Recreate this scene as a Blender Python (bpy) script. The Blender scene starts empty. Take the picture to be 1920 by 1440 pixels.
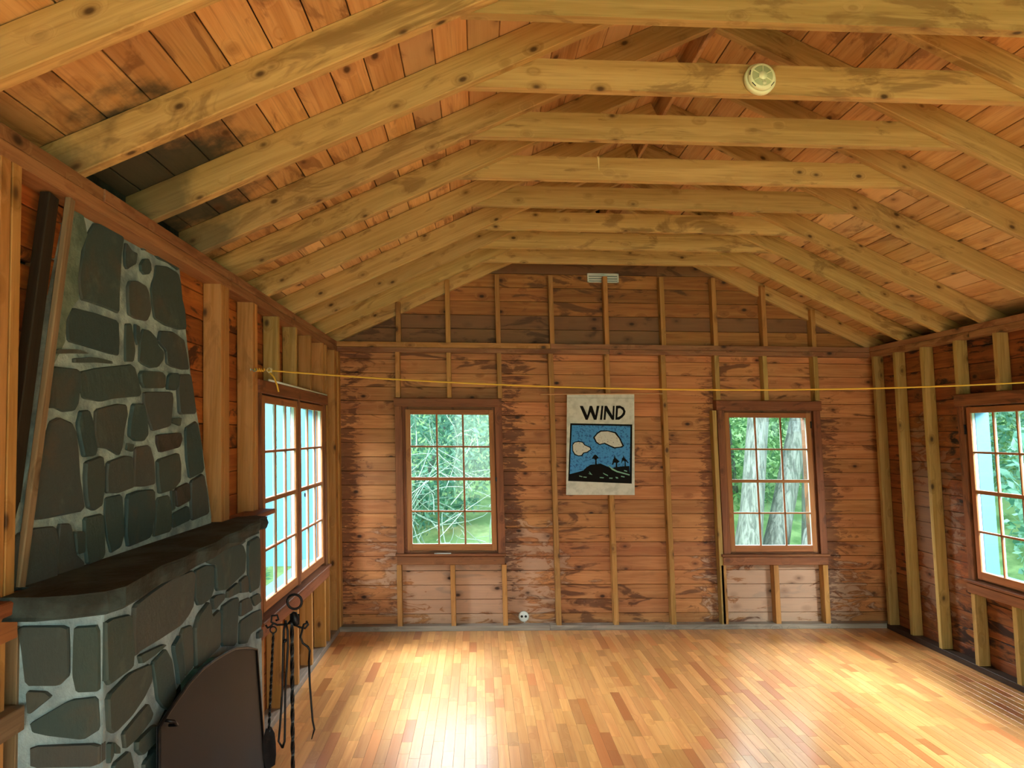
import bpy, math, random
from mathutils import Vector, Matrix
random.seed(11)
R_ = random.random
scene = bpy.context.scene
COL = scene.collection

# ------------------------------------------------------------------ camera
RACK = -0.0337            # the old cabin frame leans a little towards its left wall
cam = bpy.data.cameras.new('camera'); camo = bpy.data.objects.new('camera', cam); COL.objects.link(camo)
yaw, pitch, roll = [math.radians(a) for a in (2.645, 4.008, 0.326)]
fw = Vector((math.sin(yaw)*math.cos(pitch), math.cos(yaw)*math.cos(pitch), math.sin(pitch)))
rt = Vector((math.cos(yaw), -math.sin(yaw), 0)); up = rt.cross(fw)
r2 = rt*math.cos(roll)+up*math.sin(roll); u2 = -rt*math.sin(roll)+up*math.cos(roll)
M = Matrix.Identity(4)
for i in range(3):
    M[i][0] = r2[i]; M[i][1] = u2[i]; M[i][2] = -fw[i]
M.translation = Vector((0, 0, 1.651))
camo.matrix_world = M
cam.sensor_fit = 'HORIZONTAL'; cam.sensor_width = 36.0; cam.lens = 36.0*1350/1920
cam.clip_start = 0.05; cam.clip_end = 200
scene.camera = camo

# ------------------------------------------------------------------ world, light, exposure
scene.view_settings.view_transform = 'Standard'
scene.view_settings.look = 'None'
scene.view_settings.gamma = 1.0
scene.view_settings.use_curve_mapping = False
scene.view_settings.exposure = EXPOSURE = 0.38
SKY = 3.3
w = bpy.data.worlds.new('overcast_sky'); scene.world = w; w.use_nodes = True
bg = w.node_tree.nodes['Background']; bg.inputs['Color'].default_value = (0.72, 0.92, 1.0, 1); bg.inputs['Strength'].default_value = SKY

def area(name, loc, target, sx, sy, power, color, portal=False, spread=180):
    l = bpy.data.lights.new(name, 'AREA'); l.shape = 'RECTANGLE'; l.size = sx; l.size_y = sy
    l.energy = power; l.color = color; l.spread = math.radians(spread)
    o = bpy.data.objects.new(name, l); COL.objects.link(o)
    o.location = loc
    d = Vector(target)-Vector(loc)
    o.rotation_euler = d.to_track_quat('-Z', 'Y').to_euler()
    if portal: l.cycles.is_portal = True
    return o

YF, XL, XR, H = 6.195, -1.139, 3.540, 2.44
YB = -3.2                                    # rear end of the room, behind the camera
XM = (XL+XR)/2; SLOPE = 0.472; RZ = H+SLOPE*(XR-XL)/2; TH = math.atan(SLOPE)
D = 0.09                                     # depth of the studs

# added fill lamps, daylight from assumed rear openings unseen behind the camera
area('fill_rear_opening', (1.2, YB+0.15, 1.35), (1.2, 2, 1.5), 3.4, 2.1, 75, (0.85, 1.0, 0.62))
area('sky_fill_front', (1.2, YB-1.9, 4.0), (1.2, -0.4, 0), 4.0, 1.8, 1900, (1.0, 0.98, 0.93))
area('sky_fill_rear_left', (XL-1.7, -0.9, 3.3), (0.8, -0.7, 0), 2.4, 1.6, 1400, (0.97, 0.99, 0.95))
area('sky_fill_rear_right', (XR+1.7, -0.2, 3.3), (1.6, 0.0, 0), 2.4, 1.6, 1400, (0.97, 0.99, 0.95))
# added area lamps standing in for bright sky, out of view above the windows
area('sky_fill_left', (XL-2.2, 4.85, 3.5), (0.5, 4.8, 0), 2.4, 1.6, 700, (0.95, 0.98, 1.0))
area('sky_fill_right', (XR+2.2, 4.2, 3.5), (2.1, 4.1, 0), 2.4, 1.6, 900, (0.95, 0.98, 1.0))
area('sky_fill_back', (1.2, YF+2.4, 3.7), (1.2, 4.6, 0), 4.5, 1.6, 900, (0.95, 0.98, 1.0))
for nm, loc, tgt, sx, sy in [
    ('portal_back_left', (-0.18, YF+0.16, 1.27), (-0.18, 0, 1.27), 0.75, 1.15),
    ('portal_back_right', (2.59, YF+0.16, 1.27), (2.59, 0, 1.27), 0.75, 1.15),
    ('portal_left', (XL-0.16, 4.85, 1.27), (3, 4.85, 1.27), 1.6, 1.15),
    ('portal_right', (XR+0.16, 4.2, 1.27), (0, 4.2, 1.27), 1.6, 1.15)]:
    area(nm, loc, tgt, sx, sy, 1, (1, 1, 1), portal=True)

# ------------------------------------------------------------------ helpers
def shear(p): return Vector((p[0]+RACK*p[2], p[1], p[2]))
MW = {}
def place(o, Mw, parent=None):
    MW[o.name] = Mw
    if parent is not None:
        o.parent = parent; o.matrix_basis = MW[parent.name].inverted() @ Mw
    else: o.matrix_basis = Mw
def label(o, lab=None, cat=None, group=None, kind=None):
    if lab: o['label'] = lab
    if cat: o['category'] = cat
    if group: o['group'] = group
    if kind: o['kind'] = kind
    return o
def root(name, loc, lab=None, cat=None, group=None, kind=None, racked=True):
    o = bpy.data.objects.new(name, None); COL.objects.link(o); o.empty_display_size = 0.1
    place(o, Matrix.Translation(shear(loc) if racked else Vector(loc)))
    return label(o, lab, cat, group, kind)
def mesh_obj(name, verts, faces, mat, parent=None, frame=None, racked=True, rnd=None, smooth=False, tint=None):
    """verts in room coordinates; frame = (origin, u, v, w) gives the object's own axes (grain along u)"""
    if frame is None: frame = ((0, 0, 0), (1, 0, 0), (0, 1, 0), (0, 0, 1))
    o0, u, v, w_ = [Vector(a) for a in frame]
    Rm = Matrix((u, v, w_)).transposed()
    org = shear(o0) if racked else o0
    Mw = Matrix.Translation(org) @ Rm.to_4x4()
    Mi = Mw.inverted()
    me = bpy.data.meshes.new(name)
    me.from_pydata([Mi @ (shear(p) if racked else Vector(p)) for p in verts], [], faces)
    me.materials.append(mat)
    at = me.attributes.new('rnd', 'FLOAT', 'POINT')
    r = R_() if rnd is None else rnd
    if isinstance(r, list): at.data.foreach_set('value', r)
    else: at.data.foreach_set('value', [r]*len(me.vertices))
    if smooth: me.polygons.foreach_set('use_smooth', [True]*len(me.polygons))
    me.update()
    o = bpy.data.objects.new(name, me); COL.objects.link(o)
    place(o, Mw, parent)
    return o
AX = {'x': ((1,0,0),(0,1,0),(0,0,1)), 'y': ((0,1,0),(0,0,1),(1,0,0)), 'z': ((0,0,1),(1,0,0),(0,1,0))}
def bar_geo(c, frame, L, W, T, ch=0.002, W2=None, n=1, wob=0.0):
    """chamfered bar: length L along u, W along v, T along w"""
    u, v, w_ = [Vector(a) for a in frame]; c = Vector(c)
    vs = []; fs = []
    for k in range(n+1):
        x = -L/2+L*k/n
        dv = (R_()-.5)*wob; dw = (R_()-.5)*wob
        a, b = W/2, T/2
        for (p, q) in ((-a+ch,-b),(a-ch,-b),(a,-b+ch),(a,b-ch),(a-ch,b),(-a+ch,b),(-a,b-ch),(-a,-b+ch)):
            vs.append(c+u*x+v*(p+dv)+w_*(q+dw))
    for k in range(n):
        for i in range(8):
            j = (i+1) % 8
            fs.append((k*8+i, k*8+j, k*8+8+j, k*8+8+i))
    fs.append(tuple(reversed(range(8)))); fs.append(tuple(n*8+i for i in range(8)))
    # outward orientation: side quads above wind (i, j, up) which is outward for a ccw section seen from +u
    return vs, fs
def bar(name, parent, mat, c, frame, L, W, T, ch=0.002, **k):
    n = k.pop('n', 1); wob = k.pop('wob', 0.0)
    vs, fs = bar_geo(c, frame, L, W, T, ch, n=n, wob=wob)
    return mesh_obj(name, vs, fs, mat, parent, (c,)+tuple(frame), **k)
def bx(name, parent, mat, xr, yr, zr, grain='x', ch=0.002, **k):
    rr = {'x': xr, 'y': yr, 'z': zr}
    c = [(r[0]+r[1])/2 for r in (xr, yr, zr)]
    order = {'x': 'xyz', 'y': 'yzx', 'z': 'zxy'}[grain]
    L, W, T = [abs(rr[a][1]-rr[a][0]) for a in order]
    return bar(name, parent, mat, c, AX[grain], L, W, T, min(ch, W/3, T/3), **k)
def boxes_mesh(name, boxes, mat, **k):
    vs = []; fs = []
    for (xr, yr, zr) in boxes:
        b = len(vs)
        for x in xr:
            for y in yr:
                for z in zr: vs.append((x, y, z))
        fs += [(b+0,b+1,b+3,b+2),(b+4,b+6,b+7,b+5),(b+0,b+4,b+5,b+1),(b+2,b+3,b+7,b+6),(b+0,b+2,b+6,b+4),(b+1,b+5,b+7,b+3)]
    return mesh_obj(name, vs, fs, mat, **k)
def tube_geo(pts, r, n=8, twist=0.0, closed=False):
    pts = [Vector(p) for p in pts]; vs = []; fs = []
    N = len(pts); up0 = None; ang = 0
    for i, p in enumerate(pts):
        if closed: t = (pts[(i+1) % N]-pts[i-1])
        else: t = (pts[min(i+1, N-1)]-pts[max(i-1, 0)])
        t.normalize()
        if up0 is None:
            up0 = Vector((0, 0, 1)) if abs(t.z) < .9 else Vector((1, 0, 0))
        a = up0-t*up0.dot(t); a.normalize(); up0 = a; b = t.cross(a)
        rr = r[i] if isinstance(r, (list, tuple)) else r
        for k in range(n):
            th = 2*math.pi*k/n+ang
            vs.append(p+a*math.cos(th)*rr+b*math.sin(th)*rr)
        ang += twist
    for i in range(N if closed else N-1):
        for k in range(n):
            j = (k+1) % n; i2 = (i+1) % N
            fs.append((i*n+k, i*n+j, i2*n+j, i2*n+k))
    if not closed:
        fs.append(tuple(reversed(range(n)))); fs.append(tuple((N-1)*n+k for k in range(n)))
    return vs, fs
def tube(name, parent, mat, pts, r, n=8, twist=0.0, closed=False, smooth=True, **k):
    vs, fs = tube_geo(pts, r, n, twist, closed)
    c = Vector(pts[0])
    return mesh_obj(name, vs, fs, mat, parent, (c, (1,0,0),(0,1,0),(0,0,1)), smooth=smooth, **k)
def lathe(name, parent, mat, c, axis, prof, n=28, smooth=True, **k):
    """prof = list of (radius, height along axis)"""
    ax = Vector(axis).normalized(); a = ax.orthogonal().normalized(); b = ax.cross(a); c = Vector(c)
    vs = []; fs = []
    for (r, h) in prof:
        for i in range(n):
            t = 2*math.pi*i/n; vs.append(c+ax*h+a*math.cos(t)*r+b*math.sin(t)*r)
    for k2 in range(len(prof)-1):
        for i in range(n):
            j = (i+1) % n; fs.append((k2*n+i, k2*n+j, (k2+1)*n+j, (k2+1)*n+i))
    fs.append(tuple(reversed(range(n)))); fs.append(tuple((len(prof)-1)*n+i for i in range(n)))
    return mesh_obj(name, vs, fs, mat, parent, (c,(1,0,0),(0,1,0),(0,0,1)), smooth=smooth, **k)

# ------------------------------------------------------------------ materials
def newmat(name):
    m = bpy.data.materials.new(name); m.use_nodes = True
    nt = m.node_tree; b = nt.nodes['Principled BSDF']
    return m, nt, b
class NB:
    def __init__(s, nt): s.nt = nt
    def n(s, t, **k):
        o = s.nt.nodes.new(t)
        for a, v in k.items(): setattr(o, a, v)
        return o
    def l(s, a, b): s.nt.links.new(a, b)
    def math(s, op, a, b=None, c=None, clamp=False):
        o = s.n('ShaderNodeMath', operation=op); o.use_clamp = clamp
        for i, v in enumerate((a, b, c)):
            if v is None: continue
            if isinstance(v, (int, float)): o.inputs[i].default_value = v
            else: s.l(v, o.inputs[i])
        return o.outputs[0]
    def mix(s, f, a, b, mode='MIX'):
        o = s.n('ShaderNodeMix', data_type='RGBA', blend_type=mode)
        for i, v in ((0, f), (6, a), (7, b)):
            if isinstance(v, (int, float)): o.inputs[i].default_value = v
            elif isinstance(v, tuple): o.inputs[i].default_value = v if len(v) == 4 else v+(1,)
            else: s.l(v, o.inputs[i])
        return o.outputs[2]
    def vmath(s, op, a, b):
        o = s.n('ShaderNodeVectorMath', operation=op)
        for i, v in enumerate((a, b)):
            if isinstance(v, tuple): o.inputs[i].default_value = v
            else: s.l(v, o.inputs[i])
        return o.outputs[0]
    def noise(s, vec, scale, detail=3, rough=.55, dist=0.0):
        o = s.n('ShaderNodeTexNoise'); o.inputs['Scale'].default_value = scale; o.inputs['Detail'].default_value = detail
        o.inputs['Roughness'].default_value = rough; o.inputs['Distortion'].default_value = dist
        s.l(vec, o.inputs['Vector']); return o.outputs['Fac']
    def step(s, v, lo, hi):
        o = s.n('ShaderNodeMapRange', interpolation_type='SMOOTHSTEP')
        s.l(v, o.inputs[0]); o.inputs[1].default_value = lo; o.inputs[2].default_value = hi
        return o.outputs[0]
def C(h):
    h = h.lstrip('#'); return tuple(((int(h[i:i+2], 16)/255+0.055)/1.055)**2.4 if int(h[i:i+2], 16) > 10 else int(h[i:i+2], 16)/255/12.92 for i in (0, 2, 4))
def wood(name, a, b, dark, rough=.62, knots=1.0, vary=.35, stain=None, stain_amt=0.0, coat=0.0, grain=1.0, alt=None, alt_p=.2, bleach=None, soot=None, fringe=None, ks=6.2):
    m, nt, p = newmat(name); q = NB(nt)
    tc = q.n('ShaderNodeTexCoord'); at = q.n('ShaderNodeAttribute', attribute_name='rnd'); rnd = at.outputs['Fac']
    geo = q.n('ShaderNodeNewGeometry')
    off = q.n('ShaderNodeCombineXYZ'); q.l(q.math('MULTIPLY', rnd, 37.7), off.inputs[0]); q.l(q.math('MULTIPLY', rnd, 91.3), off.inputs[1]); q.l(q.math('MULTIPLY', rnd, 23.1), off.inputs[2])
    v = q.vmath('ADD', tc.outputs['Object'], off.outputs[0])
    # knots
    kv = q.vmath('MULTIPLY', v, (0.75, 1.25, 1.25))
    vo = q.n('ShaderNodeTexVoronoi', feature='F1'); vo.inputs['Scale'].default_value = ks; q.l(kv, vo.inputs['Vector'])
    kd = vo.outputs['Distance']
    knot = q.math('SUBTRACT', 1.0, q.step(kd, .05, .15)); ring = q.math('SUBTRACT', 1.0, q.step(kd, .1, .34))
    # grain: stretched noise, bent around the knots
    gv = q.vmath('MULTIPLY', v, (1.3, 26.0, 26.0))
    bend = q.n('ShaderNodeCombineXYZ'); q.l(q.math('MULTIPLY', ring, 2.2), bend.inputs[1]); q.l(q.math('MULTIPLY', ring, 1.6), bend.inputs[2])
    gv = q.vmath('ADD', gv, bend.outputs[0])
    g1 = q.noise(gv, 1.0, 4, .6, .6)
    gv2 = q.vmath('MULTIPLY', v, (4.0, 110.0, 110.0)); g2 = q.noise(gv2, 1.0, 2, .6)
    col = q.mix(q.step(g1, .32, .68), a, b)
    col = q.mix(q.math('MULTIPLY', q.step(g2, .45, .8), .35*grain), col, dark)
    if alt is not None:
        col = q.mix(q.math('MULTIPLY', q.math('LESS_THAN', q.math('FRACT', q.math('MULTIPLY', rnd, 7.31)), alt_p), .75), col, alt)
    # piece to piece variation
    hv = q.n('ShaderNodeHueSaturation'); q.l(col, hv.inputs['Color'])
    q.l(q.math('ADD', 1-vary/2, q.math('MULTIPLY', q.math('FRACT', q.math('MULTIPLY', rnd, 13.7)), vary)), hv.inputs['Value'])
    q.l(q.math('ADD', .497, q.math('MULTIPLY', q.math('FRACT', q.math('MULTIPLY', rnd, 5.3)), .01)), hv.inputs['Hue'])
    col = hv.outputs[0]
    if stain is not None:      # dark sap and water marks inside the wood
        sv = q.vmath('MULTIPLY', v, (2.1, 7.0, 7.0)); s1 = q.noise(sv, 1.0, 5, .62, 1.4)
        big = q.noise(geo.outputs['Position'], .9, 2)
        s1 = q.math('ADD', s1, q.math('MULTIPLY', q.math('SUBTRACT', big, .5), .5))
        col = q.mix(q.math('MULTIPLY', q.step(s1, .56, .66), stain_amt), col, stain)
        sv2 = q.vmath('MULTIPLY', v, (1.2, 4.0, 4.0)); s2 = q.noise(sv2, 1.0, 3, .6, .8)
        col = q.mix(q.math('MULTIPLY', q.step(s2, .55, .72), stain_amt*.55), col, q.mix(.5, col, stain))
    if bleach is not None:     # ((x,y,z),radius,colour) patches of weathering
        for (c, rad, colr, amt) in bleach:
            dv = q.n('ShaderNodeVectorMath', operation='DISTANCE'); q.l(q.vmath('MULTIPLY', geo.outputs['Position'], rad), dv.inputs[0])
            dv.inputs[1].default_value = tuple(c[i]*rad[i] for i in range(3))
            nz = q.noise(q.vmath('MULTIPLY', geo.outputs['Position'], (3, 3, 9)), 1.0, 5, .62, 1.8)
            f = q.math('SUBTRACT', 1.0, q.step(q.math('ADD', dv.outputs['Value'], q.math('MULTIPLY', q.math('SUBTRACT', nz, .5), 2.6)), .62, .86))
            e = q.math('MULTIPLY', q.math('SUBTRACT', 1.0, q.step(q.math('ADD', dv.outputs['Value'], q.math('MULTIPLY', q.math('SUBTRACT', nz, .5), 2.6)), .8, 1.02)), q.math('SUBTRACT', 1.0, f))
            col = q.mix(q.math('MULTIPLY', e, amt*.8), col, C('3a1d14'))
            col = q.mix(q.math('MULTIPLY', f, amt), col, colr)
    if fringe is not None:     # ragged dark water marks creeping along the boards from a window's edge
        for (c, rad, colr, amt) in fringe:
            dv = q.n('ShaderNodeVectorMath', operation='DISTANCE'); q.l(q.vmath('MULTIPLY', geo.outputs['Position'], rad), dv.inputs[0])
            dv.inputs[1].default_value = tuple(c[i]*rad[i] for i in range(3))
            nz = q.noise(q.vmath('MULTIPLY', geo.outputs['Position'], (7, 7, 30)), 1.0, 6, .68, .8)
            f = q.math('SUBTRACT', 1.0, q.step(q.math('ADD', dv.outputs['Value'], q.math('MULTIPLY', q.math('SUBTRACT', nz, .5), 4.5)), .55, .8))
            col = q.mix(q.math('MULTIPLY', f, amt), col, colr)
    if soot is not None:
        for (c, rad, colr, amt) in soot:
            dv = q.n('ShaderNodeVectorMath', operation='DISTANCE'); q.l(q.vmath('MULTIPLY', geo.outputs['Position'], rad), dv.inputs[0])
            dv.inputs[1].default_value = tuple(c[i]*rad[i] for i in range(3))
            nz = q.noise(geo.outputs['Position'], 5.0, 5, .6)
            f = q.math('SUBTRACT', 1.0, q.step(q.math('ADD', dv.outputs['Value'], q.math('MULTIPLY', q.math('SUBTRACT', nz, .5), 1.6)), .5, 1.0))
            col = q.mix(q.math('MULTIPLY', f, amt), col, colr)
    col = q.mix(q.math('MULTIPLY', ring, .35*knots), col, dark)
    col = q.mix(q.math('MULTIPLY', knot, .9*knots), col, tuple(x*.35 for x in dark))
    q.l(col, p.inputs['Base Color'])
    p.inputs['Roughness'].default_value = rough
    p.inputs['Specular IOR Level'].default_value = .35
    if coat:
        p.inputs['Coat Weight'].default_value = coat; p.inputs['Coat Roughness'].default_value = .16
    bp = q.n('ShaderNodeBump'); bp.inputs['Strength'].default_value = .25; bp.inputs['Distance'].default_value = .004
    q.l(q.math('ADD', g1, q.math('MULTIPLY', g2, .5)), bp.inputs['Height']); q.l(bp.outputs[0], p.inputs['Normal'])
    return m

M_RAFTER = wood('rafter_pine', ks=8.6, a=C('c6a268'), b=C('b28e54'), dark=C('6b431c'), vary=.28, stain=C('704e28'), stain_amt=.55, grain=.9,
                soot=[((-1.24, 2.75, 2.5), (4.4, 1.1, 4.0), C('3a3a2c'), .65)])
M_ROOF = wood('roof_board_pine', C('d2a470'), C('c08e58'), C('6b4224'), vary=.36, stain=C('6a3b1d'), stain_amt=.55, alt=C('cfa878'), alt_p=.18,
              soot=[((-1.22, 2.75, 2.62), (2.4, 1.25, 2.6), C('2d352f'), .95)])
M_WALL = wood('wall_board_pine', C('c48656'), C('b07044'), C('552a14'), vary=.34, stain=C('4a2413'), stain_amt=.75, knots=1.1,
              bleach=[((-.05, 6.28, .42), (1.15, .5, 1.5), C('b59a88'), .6), ((2.65, 6.28, .3), (1.3, .5, 1.9), C('b09684'), .75)],
              fringe=[((.27, 6.28, 1.2), (7.5, .3, .95), C('4e281a'), .75), ((-1.14, 6.28, 1.15), (7.5, .3, .75), C('4e281a'), .7), ((2.06, 6.28, 1.15), (8, .3, .9), C('5a2e1d'), .65), ((3.08, 6.28, .85), (7, .3, .9), C('4e281a'), .65)])
M_GABLE = wood('gable_board_pine', C('a9703e'), C('8f562b'), C('42200f'), vary=.42, stain=C('3a2016'), stain_amt=.65, alt=C('7d5a40'), alt_p=.35)
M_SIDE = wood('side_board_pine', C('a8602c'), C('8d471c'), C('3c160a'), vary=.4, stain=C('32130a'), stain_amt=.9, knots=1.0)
M_SIDER = wood('shaded_side_board_pine', C('94562a'), C('783e1c'), C('2a1008'), vary=.4, stain=C('200c07'), stain_amt=.95, knots=1.0,  # right wall boards: their shade is put into a darker, more stained colour
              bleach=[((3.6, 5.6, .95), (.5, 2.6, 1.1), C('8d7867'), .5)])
M_SOLED = wood('dark_sole_plate', C('3d2a1e'), C('2c1d14'), C('150d08'), vary=.15)
M_STUD = wood('stud_pine', C('b98750'), C('a57339'), C('5f3818'), vary=.25, stain=C('6a4524'), stain_amt=.3, grain=.8)
M_STUDR = wood('side_stud_pine', C('b39258'), C('9a7a40'), C('5d4220'), vary=.25, stain=C('5f4826'), stain_amt=.3)
M_PLATE = wood('plate_timber', C('a0734f'), C('87593a'), C('4a2a18'), vary=.2, stain=C('5a3018'), stain_amt=.5)
M_TRIM = wood('window_frame_timber', C('8d5736'), C('744226'), C('361b10'), vary=.2, stain=C('33190f'), stain_amt=.55, knots=.4)
M_SASH = wood('sash_timber', C('a86b40'), C('935a32'), C('4e2a16'), vary=.1, knots=.2)
M_SOLE = wood('sole_plate_timber', C('9a8e82'), C('7f7469'), C('4a4038'), vary=.15, knots=.3, stain=C('5a5048'), stain_amt=.4)
M_FLOOR = wood('floor_strip_maple', C('d99d62'), C('c98950'), C('9c5c30'), rough=.34, vary=.46, knots=0.0, coat=.55, grain=.45, alt=C('bb7040'), alt_p=.12)
M_OLDD = wood('dark_weathered_board', C('2f271e'), C('241d16'), C('120e0a'), vary=.2)
M_OLD = wood('weathered_board', C('8a735a'), C('6f5a42'), C('3f3022'), vary=.2)

def simple(name, col, rough=.5, metal=0.0, noise=None, bump=0.0, spec=.5):
    m, nt, p = newmat(name); q = NB(nt)
    p.inputs['Roughness'].default_value = rough; p.inputs['Metallic'].default_value = metal
    p.inputs['Specular IOR Level'].default_value = spec
    tc = q.n('ShaderNodeTexCoord')
    if noise:
        col2, sc, lo, hi = noise
        f = q.step(q.noise(tc.outputs['Object'], sc, 5, .6), lo, hi)
        q.l(q.mix(f, col, col2), p.inputs['Base Color'])
    else: p.inputs['Base Color'].default_value = tuple(col)+(1,)
    if bump:
        b = q.n('ShaderNodeBump'); b.inputs['Strength'].default_value = bump; b.inputs['Distance'].default_value = .01
        q.l(q.noise(tc.outputs['Object'], 30, 5, .65), b.inputs['Height']); q.l(b.outputs[0], p.inputs['Normal'])
    return m
M_IRON = simple('black_iron', C('17161a'), .42, .6, (C('2a2422'), 30, .5, .7), .15)
M_SCREEN = simple('black_sheet_metal', C('10151e'), .6, 0, (C('171c26'), 2.5, .4, .7), 0, .3)
M_MORTARL = simple('bluish_pale_mortar', C('9db4bf'), .95, 0, (C('7c909a'), 9, .35, .65), .9, .2)
M_MORTAR = simple('pale_mortar', C('a2b8b9'), .95, 0, (C('72868a'), 9, .35, .65), .9, .2)
M_MORTARG = simple('greenish_mortar', C('71857a'), .95, 0, (C('55695f'), 12, .35, .65), .9, .2)
M_SOOT = simple('sooty_firebox', C('0e0d0c'), .95)
M_SOOT2 = simple('sooty_chimney_masonry', C('2f3a36'), .95, 0, (C('151a18'), 7, .35, .65), .8, .2)
M_DARK = simple('dark_exterior_sheathing', C('2a1a10'), .9)
M_PLASTIC = simple('ivory_plastic', C('e6ebc4'), .4)
M_PLASTICD = simple('ivory_plastic_grille', C('b3bd92'), .6)
M_WHITE = simple('white_paint', C('d5dcd8'), .45)
M_GREYM = simple('vent_louvre_metal', C('7f8f8e'), .4, .3)
M_HOLE = simple('dark_slot', C('15120f'), .8)
M_CLOTH = simple('white_banner_cloth', C('cfd2cb'), .9, 0, (C('b9bdb6'), 20, .4, .7), .2, .2)
M_INK = simple('black_print', C('101010'), .85, 0, None, 0, .15)
M_BLUE = simple('blue_print', C('4a90cf'), .85, 0, (C('2f5f9c'), 60, .52, .62), 0, .15)
M_CLOUD = simple('cloud_print', C('c9ccc6'), .85, 0, (C('8e9290'), 70, .56, .66), 0, .15)
M_GREENP = simple('green_print', C('7fb3a0'), .85)
M_ROPE = simple('yellow_rope', C('e0b43c'), .6)
M_ROPEW = simple('pale_rope', C('cdbf95'), .8, 0, None, .3)
M_SHUT = simple('pale_blue_painted_wood', C('477f9f'), .6)
M_PAPER = simple('paper', C('d8dcdc'), .8)
def bark_mat():
    m, nt, p = newmat('tree_bark'); q = NB(nt); tc = q.n('ShaderNodeTexCoord')
    v = q.vmath('MULTIPLY', tc.outputs['Object'], (22, 22, 2.6)); n1 = q.noise(v, 1.0, 5, .65, .6)
    q.l(q.mix(q.step(n1, .38, .62), C('4d544f'), C('7a807a')), p.inputs['Base Color']); p.inputs['Roughness'].default_value = .9
    b = q.n('ShaderNodeBump'); b.inputs['Strength'].default_value = .9; b.inputs['Distance'].default_value = .02
    q.l(n1, b.inputs['Height']); q.l(b.outputs[0], p.inputs['Normal']); return m
M_TRUNK = bark_mat()
M_PAINT = simple('white_outside_paint', C('b3bcba'), .5)
M_STEM = simple('pale_stem', C('72857b'), .9)
M_GRASS = simple('meadow_grass', C('5c7f4c'), .9, 0, (C('86a56c'), 1.6, .4, .6), .6, .2)

def stone_mat():
    m, nt, p = newmat('field_stone'); q = NB(nt)
    tc = q.n('ShaderNodeTexCoord'); at = q.n('ShaderNodeAttribute', attribute_name='rnd'); rnd = at.outputs['Fac']
    off = q.n('ShaderNodeCombineXYZ'); q.l(q.math('MULTIPLY', rnd, 47.0), off.inputs[0]); q.l(q.math('MULTIPLY', rnd, 11.0), off.inputs[1])
    v = q.vmath('ADD', tc.outputs['Object'], off.outputs[0])
    ramp = q.n('ShaderNodeValToRGB'); q.l(rnd, ramp.inputs[0]); e = ramp.color_ramp.elements
    e[0].position = 0; e[0].color = C('34484a')+(1,); e[1].position = 1; e[1].color = C('454c49')+(1,)
    for pos, c in ((.25, '3c4c4a'), (.45, '2e4347'), (.62, '454a4a'), (.8, '3a4847')):
        x = ramp.color_ramp.elements.new(pos); x.color = C(c)+(1,)
    col = q.mix(q.math('MULTIPLY', q.step(q.noise(v, 5, 5, .6, .5), .5, .72), .4), ramp.outputs[0], C('5b4c3c'))
    col = q.mix(q.math('MULTIPLY', q.step(q.noise(v, 8, 5, .65), .55, .75), .4), col, C('5f6f6a'))
    col = q.mix(q.math('MULTIPLY', q.step(q.noise(v, 22, 4, .7), .6, .75), .3), col, C('2a2d2b'))
    q.l(col, p.inputs['Base Color']); p.inputs['Roughness'].default_value = .72; p.inputs['Specular IOR Level'].default_value = .35
    b = q.n('ShaderNodeBump'); b.inputs['Strength'].default_value = .5; b.inputs['Distance'].default_value = .012
    q.l(q.noise(q.vmath('MULTIPLY', v, (1, 1, .5)), 16, 7, .7), b.inputs['Height']); q.l(b.outputs[0], p.inputs['Normal'])
    return m
M_STONE = stone_mat()
M_BLACKSTONE = simple('black_stone', C('2b2624'), .7, 0, (C('3a3330'), 12, .4, .6), .5)
def mantel_mat():
    m = simple('sooty_mantel_slab', C('3b4a4b'), .8, 0, (C('242825'), 5, .35, .6), .7, .3); return m
M_MANTEL = mantel_mat()
def glass_mat():
    m = bpy.data.materials.new('window_glass'); m.use_nodes = True; nt = m.node_tree; nt.nodes.clear(); q = NB(nt)
    t = q.n('ShaderNodeBsdfTransparent'); t.inputs[0].default_value = (.96, 1, .99, 1)
    g = q.n('ShaderNodeBsdfGlossy'); g.inputs['Roughness'].default_value = .02; g.inputs['Color'].default_value = (1, 1, 1, 1)
    mx = q.n('ShaderNodeMixShader'); mx.inputs[0].default_value = .018
    q.l(t.outputs[0], mx.inputs[1]); q.l(g.outputs[0], mx.inputs[2])
    o = q.n('ShaderNodeOutputMaterial'); q.l(mx.outputs[0], o.inputs[0]); return m
M_GLASS = glass_mat()
def leaf_mat(name, a, b):
    m, nt, p = newmat(name); q = NB(nt)
    at = q.n('ShaderNodeAttribute', attribute_name='rnd')
    q.l(q.mix(at.outputs['Fac'], a, b), p.inputs['Base Color']); p.inputs['Roughness'].default_value = .6
    tr = q.n('ShaderNodeBsdfTranslucent'); q.l(q.mix(at.outputs['Fac'], a, b), tr.inputs[0])
    mx = q.n('ShaderNodeMixShader'); mx.inputs[0].default_value = .35
    q.l(p.outputs[0], mx.inputs[1]); q.l(tr.outputs[0], mx.inputs[2])
    q.l(mx.outputs[0], nt.nodes['Material Output'].inputs[0]); return m
M_LEAF = leaf_mat('green_leaves', C('437a4c'), C('90b878'))
M_LEAF2 = leaf_mat('blue_green_leaves', C('3c7566'), C('7fb096'))

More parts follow.
